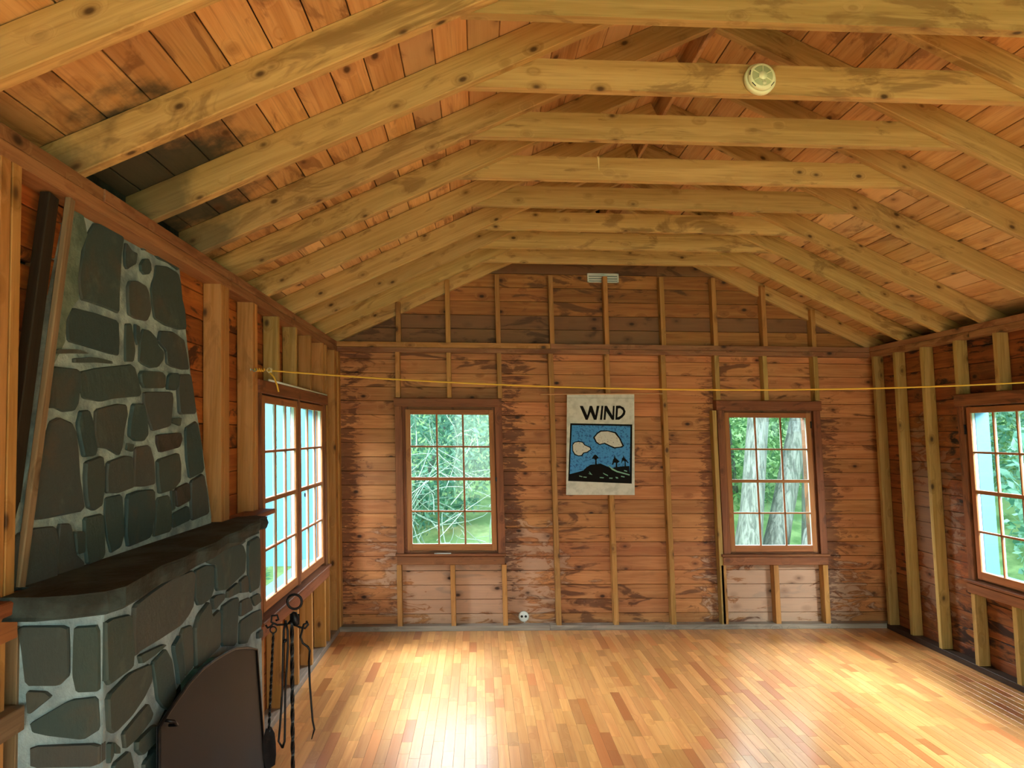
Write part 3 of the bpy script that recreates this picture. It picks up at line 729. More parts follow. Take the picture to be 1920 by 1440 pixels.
TAB = {"UP":[[[2.403,2.322],[2.426,2.347],[2.519,2.374],[2.569,2.368],[2.618,2.352],[2.598,2.287],[2.576,2.14],[2.57,2.067],[2.491,2.072],[2.389,2.073],[2.335,2.071],[2.325,2.096],[2.322,2.109],[2.319,2.151],[2.344,2.211],[2.36,2.271]],[[2.548,2.405],[2.614,2.402],[2.714,2.398],[2.724,2.39],[2.695,2.359],[2.661,2.366],[2.627,2.37],[2.589,2.381]],[[2.761,2.401],[2.806,2.405],[2.834,2.391],[2.823,2.359],[2.774,2.346],[2.757,2.362]],[[2.875,2.408],[2.978,2.397],[3.03,2.399],[3.069,2.397],[3.101,2.388],[3.104,2.342],[2.999,2.352],[2.912,2.345],[2.877,2.354],[2.862,2.367]],[[2.776,2.311],[2.812,2.322],[2.833,2.307],[2.836,2.284],[2.812,2.262],[2.777,2.252],[2.75,2.261],[2.748,2.284]],[[2.639,2.339],[2.677,2.319],[2.719,2.32],[2.705,2.276],[2.666,2.257],[2.641,2.241],[2.626,2.252],[2.626,2.296]],[[2.658,2.201],[2.725,2.215],[2.785,2.21],[2.81,2.186],[2.822,2.126],[2.811,2.103],[2.782,2.074],[2.696,2.069],[2.64,2.075],[2.637,2.139],[2.64,2.177]],[[2.885,2.314],[2.995,2.334],[3.095,2.329],[3.118,2.291],[3.123,2.225],[3.146,2.178],[3.154,2.098],[3.081,2.085],[2.946,2.083],[2.852,2.096],[2.838,2.15],[2.834,2.206],[2.843,2.23],[2.869,2.264]],[[2.285,2.037],[2.417,2.041],[2.561,2.039],[2.563,1.968],[2.555,1.917],[2.494,1.917],[2.354,1.924],[2.25,1.927],[2.244,1.981],[2.261,2.023]],[[2.618,2.038],[2.658,2.045],[2.67,1.996],[2.679,1.95],[2.663,1.907],[2.603,1.901],[2.609,1.974]],[[2.686,2.047],[2.715,2.043],[2.716,2.002],[2.701,1.97],[2.682,1.997]],[[2.749,2.038],[2.801,2.04],[2.85,2.02],[2.866,1.992],[2.916,1.971],[2.908,1.938],[2.863,1.906],[2.802,1.896],[2.738,1.904],[2.709,1.914],[2.723,1.989]],[[2.895,2.053],[3.01,2.066],[3.078,2.057],[3.132,2.046],[3.164,1.969],[3.176,1.924],[3.102,1.917],[2.996,1.919],[2.946,1.927],[2.942,1.98],[2.872,2.008]],[[2.173,1.894],[2.301,1.909],[2.363,1.902],[2.262,1.892],[2.173,1.881]],[[2.276,1.878],[2.394,1.894],[2.496,1.892],[2.502,1.883],[2.406,1.878],[2.275,1.864]],[[2.155,1.842],[2.295,1.845],[2.295,1.795],[2.282,1.738],[2.261,1.716],[2.21,1.711],[2.17,1.721],[2.128,1.719],[2.142,1.797]],[[2.312,1.84],[2.415,1.861],[2.602,1.888],[2.642,1.895],[2.673,1.885],[2.691,1.847],[2.712,1.795],[2.698,1.783],[2.512,1.766],[2.431,1.751],[2.323,1.756],[2.307,1.796]],[[2.723,1.879],[2.894,1.89],[2.927,1.876],[2.922,1.827],[2.739,1.815],[2.711,1.835],[2.705,1.864]],[[2.978,1.891],[3.046,1.897],[3.042,1.852],[3.013,1.824],[2.937,1.823],[2.951,1.874]],[[3.062,1.893],[3.185,1.904],[3.205,1.817],[3.22,1.733],[3.045,1.726],[3.039,1.825]],[[2.737,1.801],[2.976,1.815],[2.983,1.787],[2.961,1.717],[2.947,1.676],[2.795,1.655],[2.764,1.702],[2.734,1.763]],[[2.302,1.716],[2.35,1.72],[2.365,1.694],[2.374,1.636],[2.385,1.595],[2.37,1.575],[2.31,1.574],[2.295,1.623],[2.282,1.675]],[[2.393,1.724],[2.539,1.748],[2.603,1.747],[2.608,1.714],[2.577,1.657],[2.558,1.598],[2.534,1.571],[2.458,1.597],[2.398,1.601],[2.382,1.653]],[[2.645,1.752],[2.725,1.755],[2.746,1.702],[2.75,1.642],[2.714,1.619],[2.652,1.62],[2.607,1.639],[2.618,1.692]],[[2.83,1.642],[3.058,1.651],[3.072,1.625],[3.041,1.59],[2.851,1.573],[2.827,1.61]],[[2.144,1.68],[2.187,1.693],[2.253,1.678],[2.274,1.653],[2.283,1.59],[2.289,1.507],[2.312,1.408],[2.1,1.407],[2.031,1.412],[2.069,1.52],[2.105,1.607]],[[2.321,1.557],[2.422,1.574],[2.43,1.533],[2.422,1.464],[2.405,1.415],[2.359,1.403],[2.325,1.416],[2.315,1.456],[2.313,1.512]],[[2.455,1.552],[2.571,1.569],[2.623,1.564],[2.622,1.505],[2.622,1.457],[2.517,1.446],[2.441,1.451],[2.441,1.505]],[[2.653,1.597],[2.764,1.603],[2.794,1.547],[2.798,1.488],[2.795,1.456],[2.708,1.454],[2.634,1.459],[2.639,1.523]],[[2.821,1.546],[3.027,1.569],[3.043,1.521],[3.026,1.453],[2.953,1.424],[2.828,1.417],[2.819,1.474]],[[3.102,1.669],[3.228,1.703],[3.266,1.609],[3.288,1.479],[3.123,1.456],[3.1,1.545]],[[2.44,1.437],[2.546,1.439],[2.548,1.366],[2.547,1.307],[2.519,1.264],[2.458,1.255],[2.438,1.304],[2.429,1.391]],[[2.576,1.434],[2.668,1.442],[2.785,1.437],[2.782,1.359],[2.753,1.279],[2.73,1.263],[2.57,1.256],[2.558,1.305]],[[2.813,1.403],[2.921,1.405],[2.935,1.344],[2.922,1.264],[2.769,1.263],[2.79,1.303]],[[2.978,1.426],[3.11,1.443],[3.119,1.367],[2.986,1.35]],[[2.938,1.421],[2.967,1.419],[2.97,1.347],[2.945,1.342]],[[3.133,1.446],[3.275,1.47],[3.313,1.368],[3.329,1.288],[3.126,1.279],[3.124,1.366]],[[2.944,1.33],[3.1,1.347],[3.116,1.285],[2.938,1.272]],[[2.048,1.387],[2.145,1.381],[2.157,1.337],[2.146,1.268],[2.144,1.238],[2.065,1.238],[1.946,1.243],[1.948,1.34],[1.984,1.382]],[[2.17,1.384],[2.222,1.379],[2.232,1.359],[2.243,1.306],[2.254,1.278],[2.295,1.252],[2.294,1.237],[2.159,1.237],[2.158,1.306]],[[2.247,1.352],[2.294,1.346],[2.294,1.284],[2.254,1.283]],[[2.303,1.387],[2.41,1.388],[2.412,1.335],[2.411,1.261],[2.397,1.246],[2.312,1.243],[2.303,1.306]],[[2.597,1.613],[2.642,1.608],[2.632,1.582],[2.588,1.59]],[[2.975,1.707],[3.065,1.713],[3.05,1.678],[2.969,1.69]]],"FR":[[[1.958,1.156],[1.992,1.158],[2.109,1.141],[2.122,1.033],[2.112,0.994],[1.962,0.993]],[[2.134,1.16],[2.273,1.172],[2.423,1.18],[2.617,1.169],[2.645,1.149],[2.634,1.105],[2.629,1.045],[2.575,1.022],[2.503,1.008],[2.318,1.013],[2.166,1.02],[2.137,1.016],[2.128,1.095]],[[2.437,1.213],[2.685,1.221],[2.745,1.21],[2.733,1.19],[2.617,1.177],[2.447,1.185]],[[2.657,1.16],[2.776,1.158],[2.879,1.139],[2.88,1.048],[2.84,1.022],[2.746,1.022],[2.692,1.031],[2.657,1.067],[2.663,1.116]],[[2.776,1.205],[2.873,1.214],[3.097,1.21],[3.169,1.177],[3.323,1.149],[3.368,1.1],[3.34,1.026],[3.192,1.02],[3.05,1.012],[2.907,1.036],[2.893,1.137],[2.795,1.164]],[[3.153,1.211],[3.279,1.21],[3.341,1.163],[3.253,1.16],[3.177,1.187]],[[3.387,1.152],[3.597,1.152],[3.616,1.008],[3.593,0.905],[3.432,0.914],[3.391,1.007]],[[3.058,1.004],[3.209,1.008],[3.234,0.98],[3.217,0.961],[3.05,0.975]],[[3.251,1.008],[3.367,1.009],[3.385,0.929],[3.251,0.954]],[[2.893,1.021],[3.013,1.003],[3.013,0.982],[2.873,0.969],[2.846,1.019]],[[2.692,0.997],[2.814,1.018],[2.847,0.951],[2.948,0.957],[2.955,0.811],[2.828,0.812],[2.665,0.813],[2.647,0.958]],[[2.977,0.96],[3.135,0.954],[3.225,0.941],[3.216,0.853],[3.199,0.745],[2.976,0.805]],[[3.259,0.917],[3.413,0.899],[3.46,0.833],[3.25,0.851]],[[3.441,0.893],[3.592,0.88],[3.634,0.832],[3.51,0.836]],[[3.25,0.833],[3.489,0.814],[3.644,0.792],[3.643,0.713],[3.43,0.732],[3.383,0.716],[3.364,0.708],[3.241,0.738]],[[3.558,0.702],[3.643,0.695],[3.642,0.66],[3.558,0.673]],[[2.534,0.991],[2.619,0.98],[2.636,0.831],[2.556,0.826],[2.54,0.898],[2.513,0.976]],[[2.445,0.96],[2.503,0.978],[2.524,0.901],[2.54,0.828],[2.495,0.817],[2.475,0.882],[2.445,0.943]],[[2.268,0.959],[2.38,0.969],[2.436,0.917],[2.46,0.852],[2.48,0.794],[2.41,0.769],[2.364,0.793],[2.312,0.837],[2.294,0.9]],[[2.17,1.01],[2.353,0.99],[2.371,0.982],[2.284,0.979],[2.185,0.981]],[[1.969,0.967],[2.106,0.98],[2.264,0.959],[2.277,0.906],[2.216,0.877],[2.124,0.859],[2.012,0.856],[1.98,0.877]],[[2.068,0.834],[2.177,0.845],[2.242,0.85],[2.283,0.805],[2.267,0.793],[2.17,0.782],[2.082,0.786]],[[2.156,0.776],[2.284,0.772],[2.319,0.749],[2.309,0.72],[2.194,0.721],[2.156,0.751]],[[2.006,0.835],[2.04,0.807],[2.04,0.792],[2.013,0.807]],[[1.981,0.84],[1.993,0.841],[2.003,0.805],[1.982,0.791]],[[2.014,0.778],[2.11,0.771],[2.143,0.709],[2.119,0.677],[1.996,0.727]],[[2.21,0.694],[2.329,0.696],[2.349,0.63],[2.291,0.597],[2.211,0.634]]],"SD":[[[-1.142,1.151],[-1.015,1.151],[-1.012,1.097],[-1.011,1.027],[-1.036,1.002],[-1.118,1.002],[-1.131,1.098]],[[-0.999,1.148],[-0.937,1.152],[-0.934,0.992],[-0.94,0.987],[-0.99,0.985],[-1.0,1.027],[-1.0,1.114]],[[-1.115,0.989],[-1.069,0.986],[-1.054,0.974],[-1.109,0.93]],[[-1.106,0.908],[-1.007,0.965],[-0.94,0.972],[-0.934,0.89],[-0.975,0.865],[-1.064,0.877],[-1.1,0.886]],[[-1.105,0.851],[-0.932,0.856],[-0.932,0.801],[-1.104,0.798]]]}
for i, s in enumerate(TAB['UP']): stone(s, lambda y, z, d: (upx(z)-d, y, z), M_BLACKSTONE if i in (24, 34) else M_STONE)
for i, s in enumerate(TAB['FR']): stone(s, lambda y, z, d: (frx(y)-d, y, z), M_STONE, .010)
for i, s in enumerate(TAB['SD']): stone(s, lambda x, z, d: (x, 1.955+d, z), M_STONE, .009)
# mantel: thick irregular slabs
mt = [(-1.13, 1.86), (-1.037, 1.862), (-.965, 1.885), (-.905, 1.93), (-.885, 1.99), (-.90, 2.12), (-.925, 2.30), (-.915, 2.45), (-.935, 2.60), (-.93, 2.78), (-.955, 2.95), (-.95, 3.12), (-.975, 3.30), (-.972, 3.45), (-1.0, 3.54), (-.985, 3.62), (-1.06, 3.66), (-1.13, 3.60), (-1.13, 3.40), (-1.26, 3.38), (-1.26, 2.0), (-1.13, 1.98)]
n = len(mt); vs = []
for k, (dz, g) in enumerate(((.0, .985), (-.008, 1.0), (-.03, .998), (-.05, .985), (-.058, .965))):
    for i, (x, y) in enumerate(mt):
        j = (R_()-.5)*.010 if k else 0
        fx = x if x < -1.1 else -1.13+(x+1.13)*g
        vs.append((fx+(j if x > -1.1 else 0), y+(0 if k in (0, 1) else (R_()-.5)*.01), 1.243+dz))
fs = [tuple(range(n)), tuple(reversed(range(4*n, 5*n)))]
for k in range(4):
    for i in range(n): fs.append((k*n+i, (k+1)*n+i, (k+1)*n+(i+1) % n, k*n+(i+1) % n))
o = mesh_obj('mantel_slab', vs, fs, M_MANTEL, fp, ((-1.0, 2.6, 1.2),(1,0,0),(0,1,0),(0,0,1))); fix(o); label(o, 'sooty dark stone mantel slab with a ragged front edge')

# arched fire screen in front of the opening
sc = [(2.231,0.786),(2.299,0.800),(2.381,0.812),(2.489,0.825),(2.620,0.828),(2.767,0.816),(2.902,0.799),(3.044,0.777),(3.227,0.728),(3.393,0.671),(3.558,0.078)]
scr = root('fire_screen', (-.95, 2.62, 0), 'black sheet metal arched fire screen covering the fireplace opening', 'fire screen')
def scx(y): return -.773-.06*y
so = [(sc[0][0], .0)]+sc[:-1]+[(3.57, 0)]
fix(prism('panel', so, lambda y, z, d: (scx(y)-d, y, z), .006, M_SCREEN, scr))
rim = [(scx(y)+.003, y, z) for y, z in so]
tube('rim', scr, M_IRON, rim, .006, 8)
tube('handle', scr, M_IRON, [(scx(2.28)+.004, 2.27, .79), (scx(2.28)+.03, 2.275, .785), (scx(2.3)+.03, 2.30, .765), (scx(2.3)+.004, 2.305, .762)], .005, 8)

# fire tool stand and the tools that hang from it
TX, TY = -.745, 3.12
def ring_pts(c, r, n=20, a0=0, a1=2*math.pi): return [(c[0]+r*math.cos(a0+(a1-a0)*i/n), c[1], c[2]+r*math.sin(a0+(a1-a0)*i/n)) for i in range(n)]
st = root('fire_tool_stand', (TX, TY, 0), 'black wrought iron fire tool stand with a ring top beside the fireplace', 'tool stand')
tube('post', st, M_IRON, [(TX, TY, .01+.886*i/60) for i in range(61)], .0085, 4, twist=.35, smooth=False)
tube('ring_handle', st, M_IRON, ring_pts((TX+.012, TY, .945), .03), .0055, 8, closed=True)
tube('base', st, M_IRON, [(TX+.09*math.cos(t*math.pi/12), TY+.09*math.sin(t*math.pi/12), .008) for t in range(24)], .008, 6, closed=True)
for a in (0, 2.1, 4.2): tube('foot', st, M_IRON, [(TX, TY, .05), (TX+.05*math.cos(a), TY+.05*math.sin(a), .035), (TX+.09*math.cos(a), TY+.09*math.sin(a), .01)], .006, 6)
tube('scroll_hook', st, M_IRON, [(TX, TY, .86), (TX-.025, TY, .852), (TX-.06, TY, .85), (TX-.085, TY, .862), (TX-.082, TY, .888), (TX-.06, TY, .89), (TX-.055, TY, .872), (TX-.066, TY, .868)], .0045, 8)
tube('scroll_hook', st, M_IRON, [(TX-.075, TY, .86), (TX-.085, TY, .845), (TX-.10, TY, .838), (TX-.108, TY, .85)], .0045, 8)
tube('scroll_hook', st, M_IRON, [(TX, TY, .86), (TX+.03, TY, .84), (TX+.055, TY, .835), (TX+.068, TY, .85), (TX+.06, TY, .866)], .0045, 8)
tube('scroll_hook', st, M_IRON, [(TX, TY, .875), (TX+.01, TY+.03, .86), (TX+.012, TY+.055, .862), (TX+.012, TY+.06, .88)], .0045, 8)
tube('scroll_hook', st, M_IRON, [(TX, TY, .875), (TX-.01, TY-.02, .86), (TX-.012, TY-.045, .862), (TX-.012, TY-.05, .88)], .0045, 8)
# shovel
sx, sy = TX-.075, TY
sh = root('fire_shovel', (sx, sy, .3), 'twisted black iron fire shovel hanging left of the tool stand post', 'fire shovel')
tube('eye', sh, M_IRON, ring_pts((sx-.002, sy, .83), .013, 14), .003, 6, closed=True)
tube('handle', sh, M_IRON, [(sx-.002-.02*i/50, sy, .817-.40*i/50) for i in range(51)], .0058, 4, twist=.45, smooth=False)
bl = []
for k, z in enumerate((.43, .40, .36, .32, .285)):
    wd = (.012, .028, .032, .03, .022)[k]; yy = sy-.004-.012*k*.6
    for q_ in (-1, -.5, 0, .5, 1): bl.append((sx-.024+.004*k+q_*wd*.55, yy+q_*wd*.8, z+abs(q_)*.004)); 
nb = len(bl); bl += [(x+.002, y+.004, z) for x, y, z in bl]
bf = []
for r in range(4):
    for c in range(4):
        i = r*5+c; bf += [(i, i+1, i+6, i+5), (nb+i, nb+i+5, nb+i+6, nb+i+1)]
for r in range(4): bf += [(r*5, r*5+5, nb+r*5+5, nb+r*5), (r*5+4, nb+r*5+4, nb+r*5+9, r*5+9)]
for c in range(4): bf += [(c, nb+c, nb+c+1, c+1), (20+c, 21+c, nb+21+c, nb+20+c)]
fix(mesh_obj('blade', bl, bf, M_IRON, sh))
# poker
pk = root('poker', (TX+.06, TY, .38), 'slim black iron poker hanging on the right of the tool stand', 'poker')
tube('handle', pk, M_IRON, [(TX+.066, TY-.002, .858), (TX+.05, TY-.002, .852), (TX+.036, TY-.002, .80), (TX+.045, TY-.002, .775), (TX+.066, TY-.002, .76), (TX+.074, TY-.002, .745), (TX+.07, TY-.002, .70)], .0048, 8)
tube('rod', pk, M_IRON, [(TX+.07, TY-.002, .70), (TX+.073, TY-.002, .60), (TX+.083, TY-.002, .46), (TX+.09, TY-.002, .425), (TX+.078, TY-.002, .385)], [.0048, .0045, .0042, .0042, .002], 8)
# tongs
tg = root('fire_tongs', (TX-.012, TY-.05, .38), 'black iron tongs hanging in front of the tool stand post', 'tongs')
for s_ in (-1, 1):
    tube('arm', tg, M_IRON, [(TX-.012, TY-.05, .872), (TX-.012+s_*.008, TY-.052, .84), (TX-.012+s_*.010, TY-.054, .78), (TX-.02+s_*.006, TY-.056, .6), (TX-.026+s_*.010, TY-.056, .46), (TX-.03+s_*.012, TY-.056, .40), (TX-.026, TY-.058, .375)], .0045, 6)
lathe('pivot', tg, M_IRON, (TX-.014, TY-.066, .80), (0, 1, 0), [(.002, 0), (.007, .002), (.007, .018), (.002, .02)], 12)
lathe('collar', st, M_IRON, (TX+.008, TY-.006, .905), (.25, 0, -1), [(.004, 0), (.013, .006), (.017, .03), (.013, .055), (.004, .062)], 12)

# leaning board beside the chimney
def skew_board(name, p0, p1, w, t, mat, lab, cat):
    p0, p1 = Vector(p0), Vector(p1); u = (p1-p0).normalized(); x = Vector((1, 0, 0)); v = x.cross(u).normalized(); w_ = u.cross(v)
    o = bar(name, None, mat, (p0+p1)/2, (u, v, w_), (p1-p0).length, w, t, .003); label(o, lab, cat); return o
skew_board('leaning_board', (-1.155, 1.975, 1.245), (-1.155, 2.185, 2.35), .03, .017, M_OLD, 'old grey brown stud leaning along the left edge of the chimney', 'board')
skew_board('leaning_board', (-1.19, 1.945, 1.245), (-1.19, 2.14, 2.345), .05, .03, M_OLDD, 'dark narrow board behind the leaning stud left of the chimney', 'board')
# wooden ledges at both ends of the mantel
o = bx('wooden_ledge', None, M_TRIM, (XL-.05, XL+.075), (3.665, 4.03), (1.215, 1.24), 'y', ch=.004); label(o, 'short brown wooden ledge between the right end of the mantel and the left wall window', 'ledge')
lg = root('wooden_ledge', (XL, 1.7, 1.18), 'brown wooden ledge with apron at the left end of the mantel, at the picture edge', 'ledge')
bx('top', lg, M_TRIM, (XL-.08, XL+.04), (1.2, 1.985), (1.20, 1.235), 'y', ch=.004)
bx('apron', lg, M_SASH, (XL-.005, XL+.015), (1.2, 1.92), (1.13, 1.199), 'y')

# ------------------------------------------------------------------ wall things
BAN = {"edge":[[[0.827,2.003],[1.412,2.014],[1.381,1.144],[0.791,1.139]]],"W":[[[0.933,1.9],[0.961,1.899],[0.996,1.819],[1.02,1.901],[1.041,1.901],[1.066,1.819],[1.081,1.901],[1.105,1.902],[1.075,1.781],[1.052,1.78],[1.026,1.847],[0.999,1.78],[0.98,1.78]]],"I":[[[1.122,1.902],[1.139,1.902],[1.123,1.781],[1.104,1.781]]],"N":[[[1.149,1.902],[1.17,1.902],[1.214,1.82],[1.221,1.902],[1.237,1.903],[1.228,1.782],[1.208,1.781],[1.161,1.855],[1.153,1.781],[1.135,1.781]]],"D":[[[1.248,1.903],[1.283,1.905],[1.315,1.888],[1.33,1.856],[1.323,1.828],[1.301,1.803],[1.272,1.783],[1.238,1.782]]],"Dh":[[[1.265,1.88],[1.286,1.882],[1.305,1.865],[1.308,1.849],[1.298,1.83],[1.28,1.814],[1.257,1.804]]],"frame":[[[0.847,1.75],[1.384,1.743],[1.36,1.236],[0.812,1.257]]],"sky":[[[0.86,1.734],[1.367,1.728],[1.344,1.314],[1.275,1.328],[1.233,1.338],[1.199,1.362],[1.15,1.383],[1.095,1.407],[1.053,1.4],[1.01,1.396],[0.974,1.375],[0.945,1.347],[0.896,1.333],[0.828,1.316]]],"cloud1o":[[[1.04,1.63],[1.073,1.668],[1.105,1.69],[1.169,1.69],[1.239,1.676],[1.273,1.628],[1.305,1.558],[1.287,1.544],[1.216,1.536],[1.185,1.55],[1.136,1.574],[1.09,1.565],[1.059,1.588]]],"cloud1":[[[1.054,1.63],[1.08,1.66],[1.109,1.679],[1.169,1.682],[1.228,1.666],[1.265,1.619],[1.29,1.559],[1.273,1.552],[1.224,1.547],[1.192,1.559],[1.14,1.584],[1.094,1.574],[1.068,1.595]]],"cloud2o":[[[0.856,1.566],[0.873,1.589],[0.912,1.598],[0.95,1.592],[0.97,1.567],[1.016,1.546],[1.023,1.525],[0.986,1.499],[0.957,1.493],[0.939,1.469],[0.907,1.467],[0.873,1.479],[0.856,1.514]]],"cloud2":[[[0.863,1.563],[0.88,1.584],[0.911,1.589],[0.945,1.584],[0.961,1.562],[1.007,1.541],[1.013,1.527],[0.982,1.507],[0.951,1.5],[0.932,1.478],[0.908,1.475],[0.88,1.487],[0.864,1.517]]],"hill2":[[[1.185,1.365],[1.221,1.376],[1.277,1.383],[1.345,1.387],[1.344,1.312],[1.289,1.324],[1.233,1.338],[1.202,1.359]]],"line":[[[1.151,1.4],[1.199,1.366],[1.237,1.345],[1.344,1.315],[1.342,1.305],[1.233,1.334],[1.192,1.354]]],"tree1":[[[1.026,1.455],[1.038,1.473],[1.05,1.483],[1.062,1.478],[1.076,1.463],[1.084,1.451],[1.068,1.449],[1.062,1.435],[1.063,1.4],[1.049,1.4],[1.052,1.435],[1.04,1.448],[1.022,1.445]]],"tree2":[[[1.218,1.486],[1.227,1.456],[1.261,1.425],[1.247,1.414],[1.24,1.411],[1.24,1.371],[1.225,1.371],[1.228,1.414],[1.212,1.414],[1.202,1.393],[1.195,1.4],[1.205,1.439],[1.215,1.456]]],"tree3":[[[1.292,1.482],[1.305,1.457],[1.339,1.415],[1.332,1.411],[1.313,1.429],[1.314,1.38],[1.302,1.38],[1.305,1.429],[1.29,1.432],[1.275,1.406],[1.275,1.415],[1.284,1.453],[1.293,1.46]]],"dash":[[[0.909,1.304],[0.936,1.297],[0.933,1.29],[0.907,1.297]],[[0.943,1.295],[0.973,1.293],[0.97,1.285],[0.943,1.288]],[[0.985,1.32],[1.008,1.321],[1.023,1.311],[1.007,1.313]],[[0.998,1.337],[1.02,1.311],[1.014,1.31],[0.994,1.334]],[[1.113,1.328],[1.155,1.308],[1.158,1.299],[1.12,1.317]],[[1.085,1.291],[1.12,1.289],[1.117,1.281],[1.085,1.284]],[[1.167,1.287],[1.196,1.286],[1.193,1.277],[1.165,1.279]],[[1.219,1.294],[1.24,1.291],[1.244,1.279],[1.226,1.28]],[[1.269,1.303],[1.301,1.296],[1.296,1.289],[1.268,1.294]],[[1.297,1.352],[1.324,1.345],[1.322,1.337],[1.296,1.344]]]}
yb_ = YF-.03
bn = root('wind_banner', (1.1, yb_, 1.57), 'white cloth banner reading WIND above a blue sky, clouds, hills and trees print', 'banner')
ed = BAN['edge'][0]; x0, x1 = ed[0][0]+.0, ed[1][0]; zt, zb = ed[0][1], ed[3][1]
def wave(x, z): return 0.0
nu, nv = 16, 22; vs = []
for s_ in (0, 1):
    for j in range(nv+1):
        for i in range(nu+1):
            fx, fz = i/nu, j/nv
            xa = ed[0][0]+(ed[3][0]-ed[0][0])*fz; xb = ed[1][0]+(ed[2][0]-ed[1][0])*fz
            x = xa+(xb-xa)*fx; z = zt+(zb-zt)*fz
            vs.append((x, yb_+wave(x, z)+s_*.0012, z))
fs = []; N1 = (nu+1)*(nv+1)
for j in range(nv):
    for i in range(nu):
        a = j*(nu+1)+i; fs += [(a, a+nu+1, a+nu+2, a+1), (N1+a, N1+a+1, N1+a+nu+2, N1+a+nu+1)]
mesh_obj('cloth', vs, fs, M_CLOTH, bn, smooth=True)
vs, fs = tube_geo([(x0, yb_-.002, zt-.035), (x1, yb_-.002, zt-.035)], .0012, 6)
mesh_obj('hem_seam', vs, fs, simple('grey_hem_thread', C('9fa6a0'), .9), bn)  # hem line drawn as a thread greyer than the cloth
import mathutils.geometry as mg
def poly(name, pts, mat, lift, subdiv=True):
    V = [(x, yb_-lift, z) for x, z in pts]
    tri = mg.tessellate_polygon([[Vector((x, z, 0)) for x, z in pts]])
    o = mesh_obj(name, V, [tuple(t) for t in tri], mat, bn); fix(o); return o
for p in BAN['frame']: poly('printed_frame', p, M_INK, .0008)
for p in BAN['sky']: poly('sky', p, M_BLUE, .0016)
for k in ('cloud1o', 'cloud2o'):
    for p in BAN[k]: poly('cloud_outline', p, M_INK, .0024)
for k in ('cloud1', 'cloud2'):
    for p in BAN[k]: poly('cloud', p, M_CLOUD, .0032)
for p in BAN['hill2']: poly('hill', p, M_INK, .0024)
for p in BAN['line']: poly('hill_line', p, M_GREENP, .0030)
for k in ('tree1', 'tree2', 'tree3'):
    for p in BAN[k]: poly('printed_tree', p, M_INK, .0034)
for p in BAN['dash']: poly('grass_dash', p, M_GREENP, .0034)
for k in 'WIND'.replace('D', ''):
    for p in BAN[k]: poly('letter', p, M_INK, .0016)
poly('letter', BAN['D'][0], M_INK, .0016); poly('letter_counter', BAN['Dh'][0], M_CLOTH, .0024)
dw = root('hanging_dowel', (1.12, YF-.03, 2.0), 'thin pale wooden dowel holding the top of the WIND banner', 'dowel')
tube('rod', dw, simple('pale_dowel', C('d9a77a'), .6), [(.595, YF-.028, 1.996), (1.66, YF-.028, 2.012)], .005, 10)

# smoke detector on the second collar tie
sd_y = 2.735+RT
dc = Vector((1.209, 2.737, 3.066))
def towards(px, py, y):      # building point on plane y
    return None
dt = root('smoke_detector', dc, 'round ivory smoke detector fixed to the second collar tie', 'smoke detector')
n_ = (0, -1, 0)
lathe('base', dt, M_PLASTIC, dc, n_, [(.060, 0), (.063, .004), (.063, .018), (.060, .024)], 36)
lathe('cover', dt, M_PLASTIC, dc+Vector((0, -.024, 0)), n_, [(.054, 0), (.054, .012), (.050, .018), (.041, .019)], 36)
lathe('grille', dt, M_PLASTICD, dc+Vector((0, -.043, 0)), n_, [(.041, 0), (.040, .001)], 36)
lathe('hub', dt, M_PLASTIC, dc+Vector((0, -.044, 0)), n_, [(.017, 0), (.016, .004)], 24)
for k in range(6):
    a = k*math.pi/3+.5; u = Vector((math.cos(a), 0, math.sin(a))); c = dc+u*.028+Vector((0, -.045, 0))
    bar('spoke', dt, M_PLASTIC, c, (u, Vector((0, 1, 0)), u.cross(Vector((0, 1, 0)))), .026, .004, .003, .0005)
lathe('test_button', dt, M_PLASTIC, dc+Vector((.004, -.044, -.030)), n_, [(.009, 0), (.008, .005)], 16)
for a in (3.9, 5.6, 2.9): 
    u = Vector((-math.sin(a), 0, math.cos(a))); c = dc+Vector((math.cos(a), 0, math.sin(a)))*.050+Vector((0, -.041, 0))
    bar('slot', dt, M_HOLE, c, (u, Vector((0, 1, 0)), u.cross(Vector((0, 1, 0)))), .02, .003, .003, .0005)

# louvred vent on the gable
vt = root('gable_vent', (1.21, YF+D-.01, 3.02), 'small white louvred vent high on the gable wall behind a stud', 'vent')
V0, V1, VZ0, VZ1 = 1.055, 1.335, 3.00, 3.082
for (a, b, c, d) in ((V0, V1, VZ0, VZ0+.009), (V0, V1, VZ1-.009, VZ1), (V0, V0+.012, VZ0, VZ1), (V1-.012, V1, VZ0, VZ1)):
    bx('frame', vt, M_WHITE, (a, b), (YF+D-.022, YF+D-.006), (c, d), 'x', ch=.001)
bx('backing', vt, M_GREYM, (V0+.01, V1-.01), (YF+D-.01, YF+D-.005), (VZ0+.008, VZ1-.008), 'x', ch=.001)
for k in range(3):
    z = VZ0+.018+k*.021; u = Vector((1, 0, 0)); v = Vector((0, .7, -.7)).normalized()
    bar('louvre', vt, M_WHITE, ((V0+V1)/2, YF+D-.016, z+.006), (u, v, u.cross(v)), V1-V0-.024, .014, .002, .0003)
# outlet
ot = root('wall_outlet', (.405, YF+D-.01, .09), 'round white wall socket with two dark holes low on the back wall', 'socket')
oc = Vector((.405, YF+D-.006, .098))
lathe('plate', ot, M_WHITE, oc, n_, [(.043, 0), (.045, .004), (.043, .010), (.036, .014)], 32)
for s_ in (-1, 1): lathe('socket_face', ot, M_HOLE, oc+Vector((s_*.017, -.014, .002)), n_, [(.0105, 0), (.0095, .002)], 18)
tube('cable', ot, M_WHITE, [(.41, YF+D-.008, .056), (.412, YF+D-.008, .044)], .004, 8)
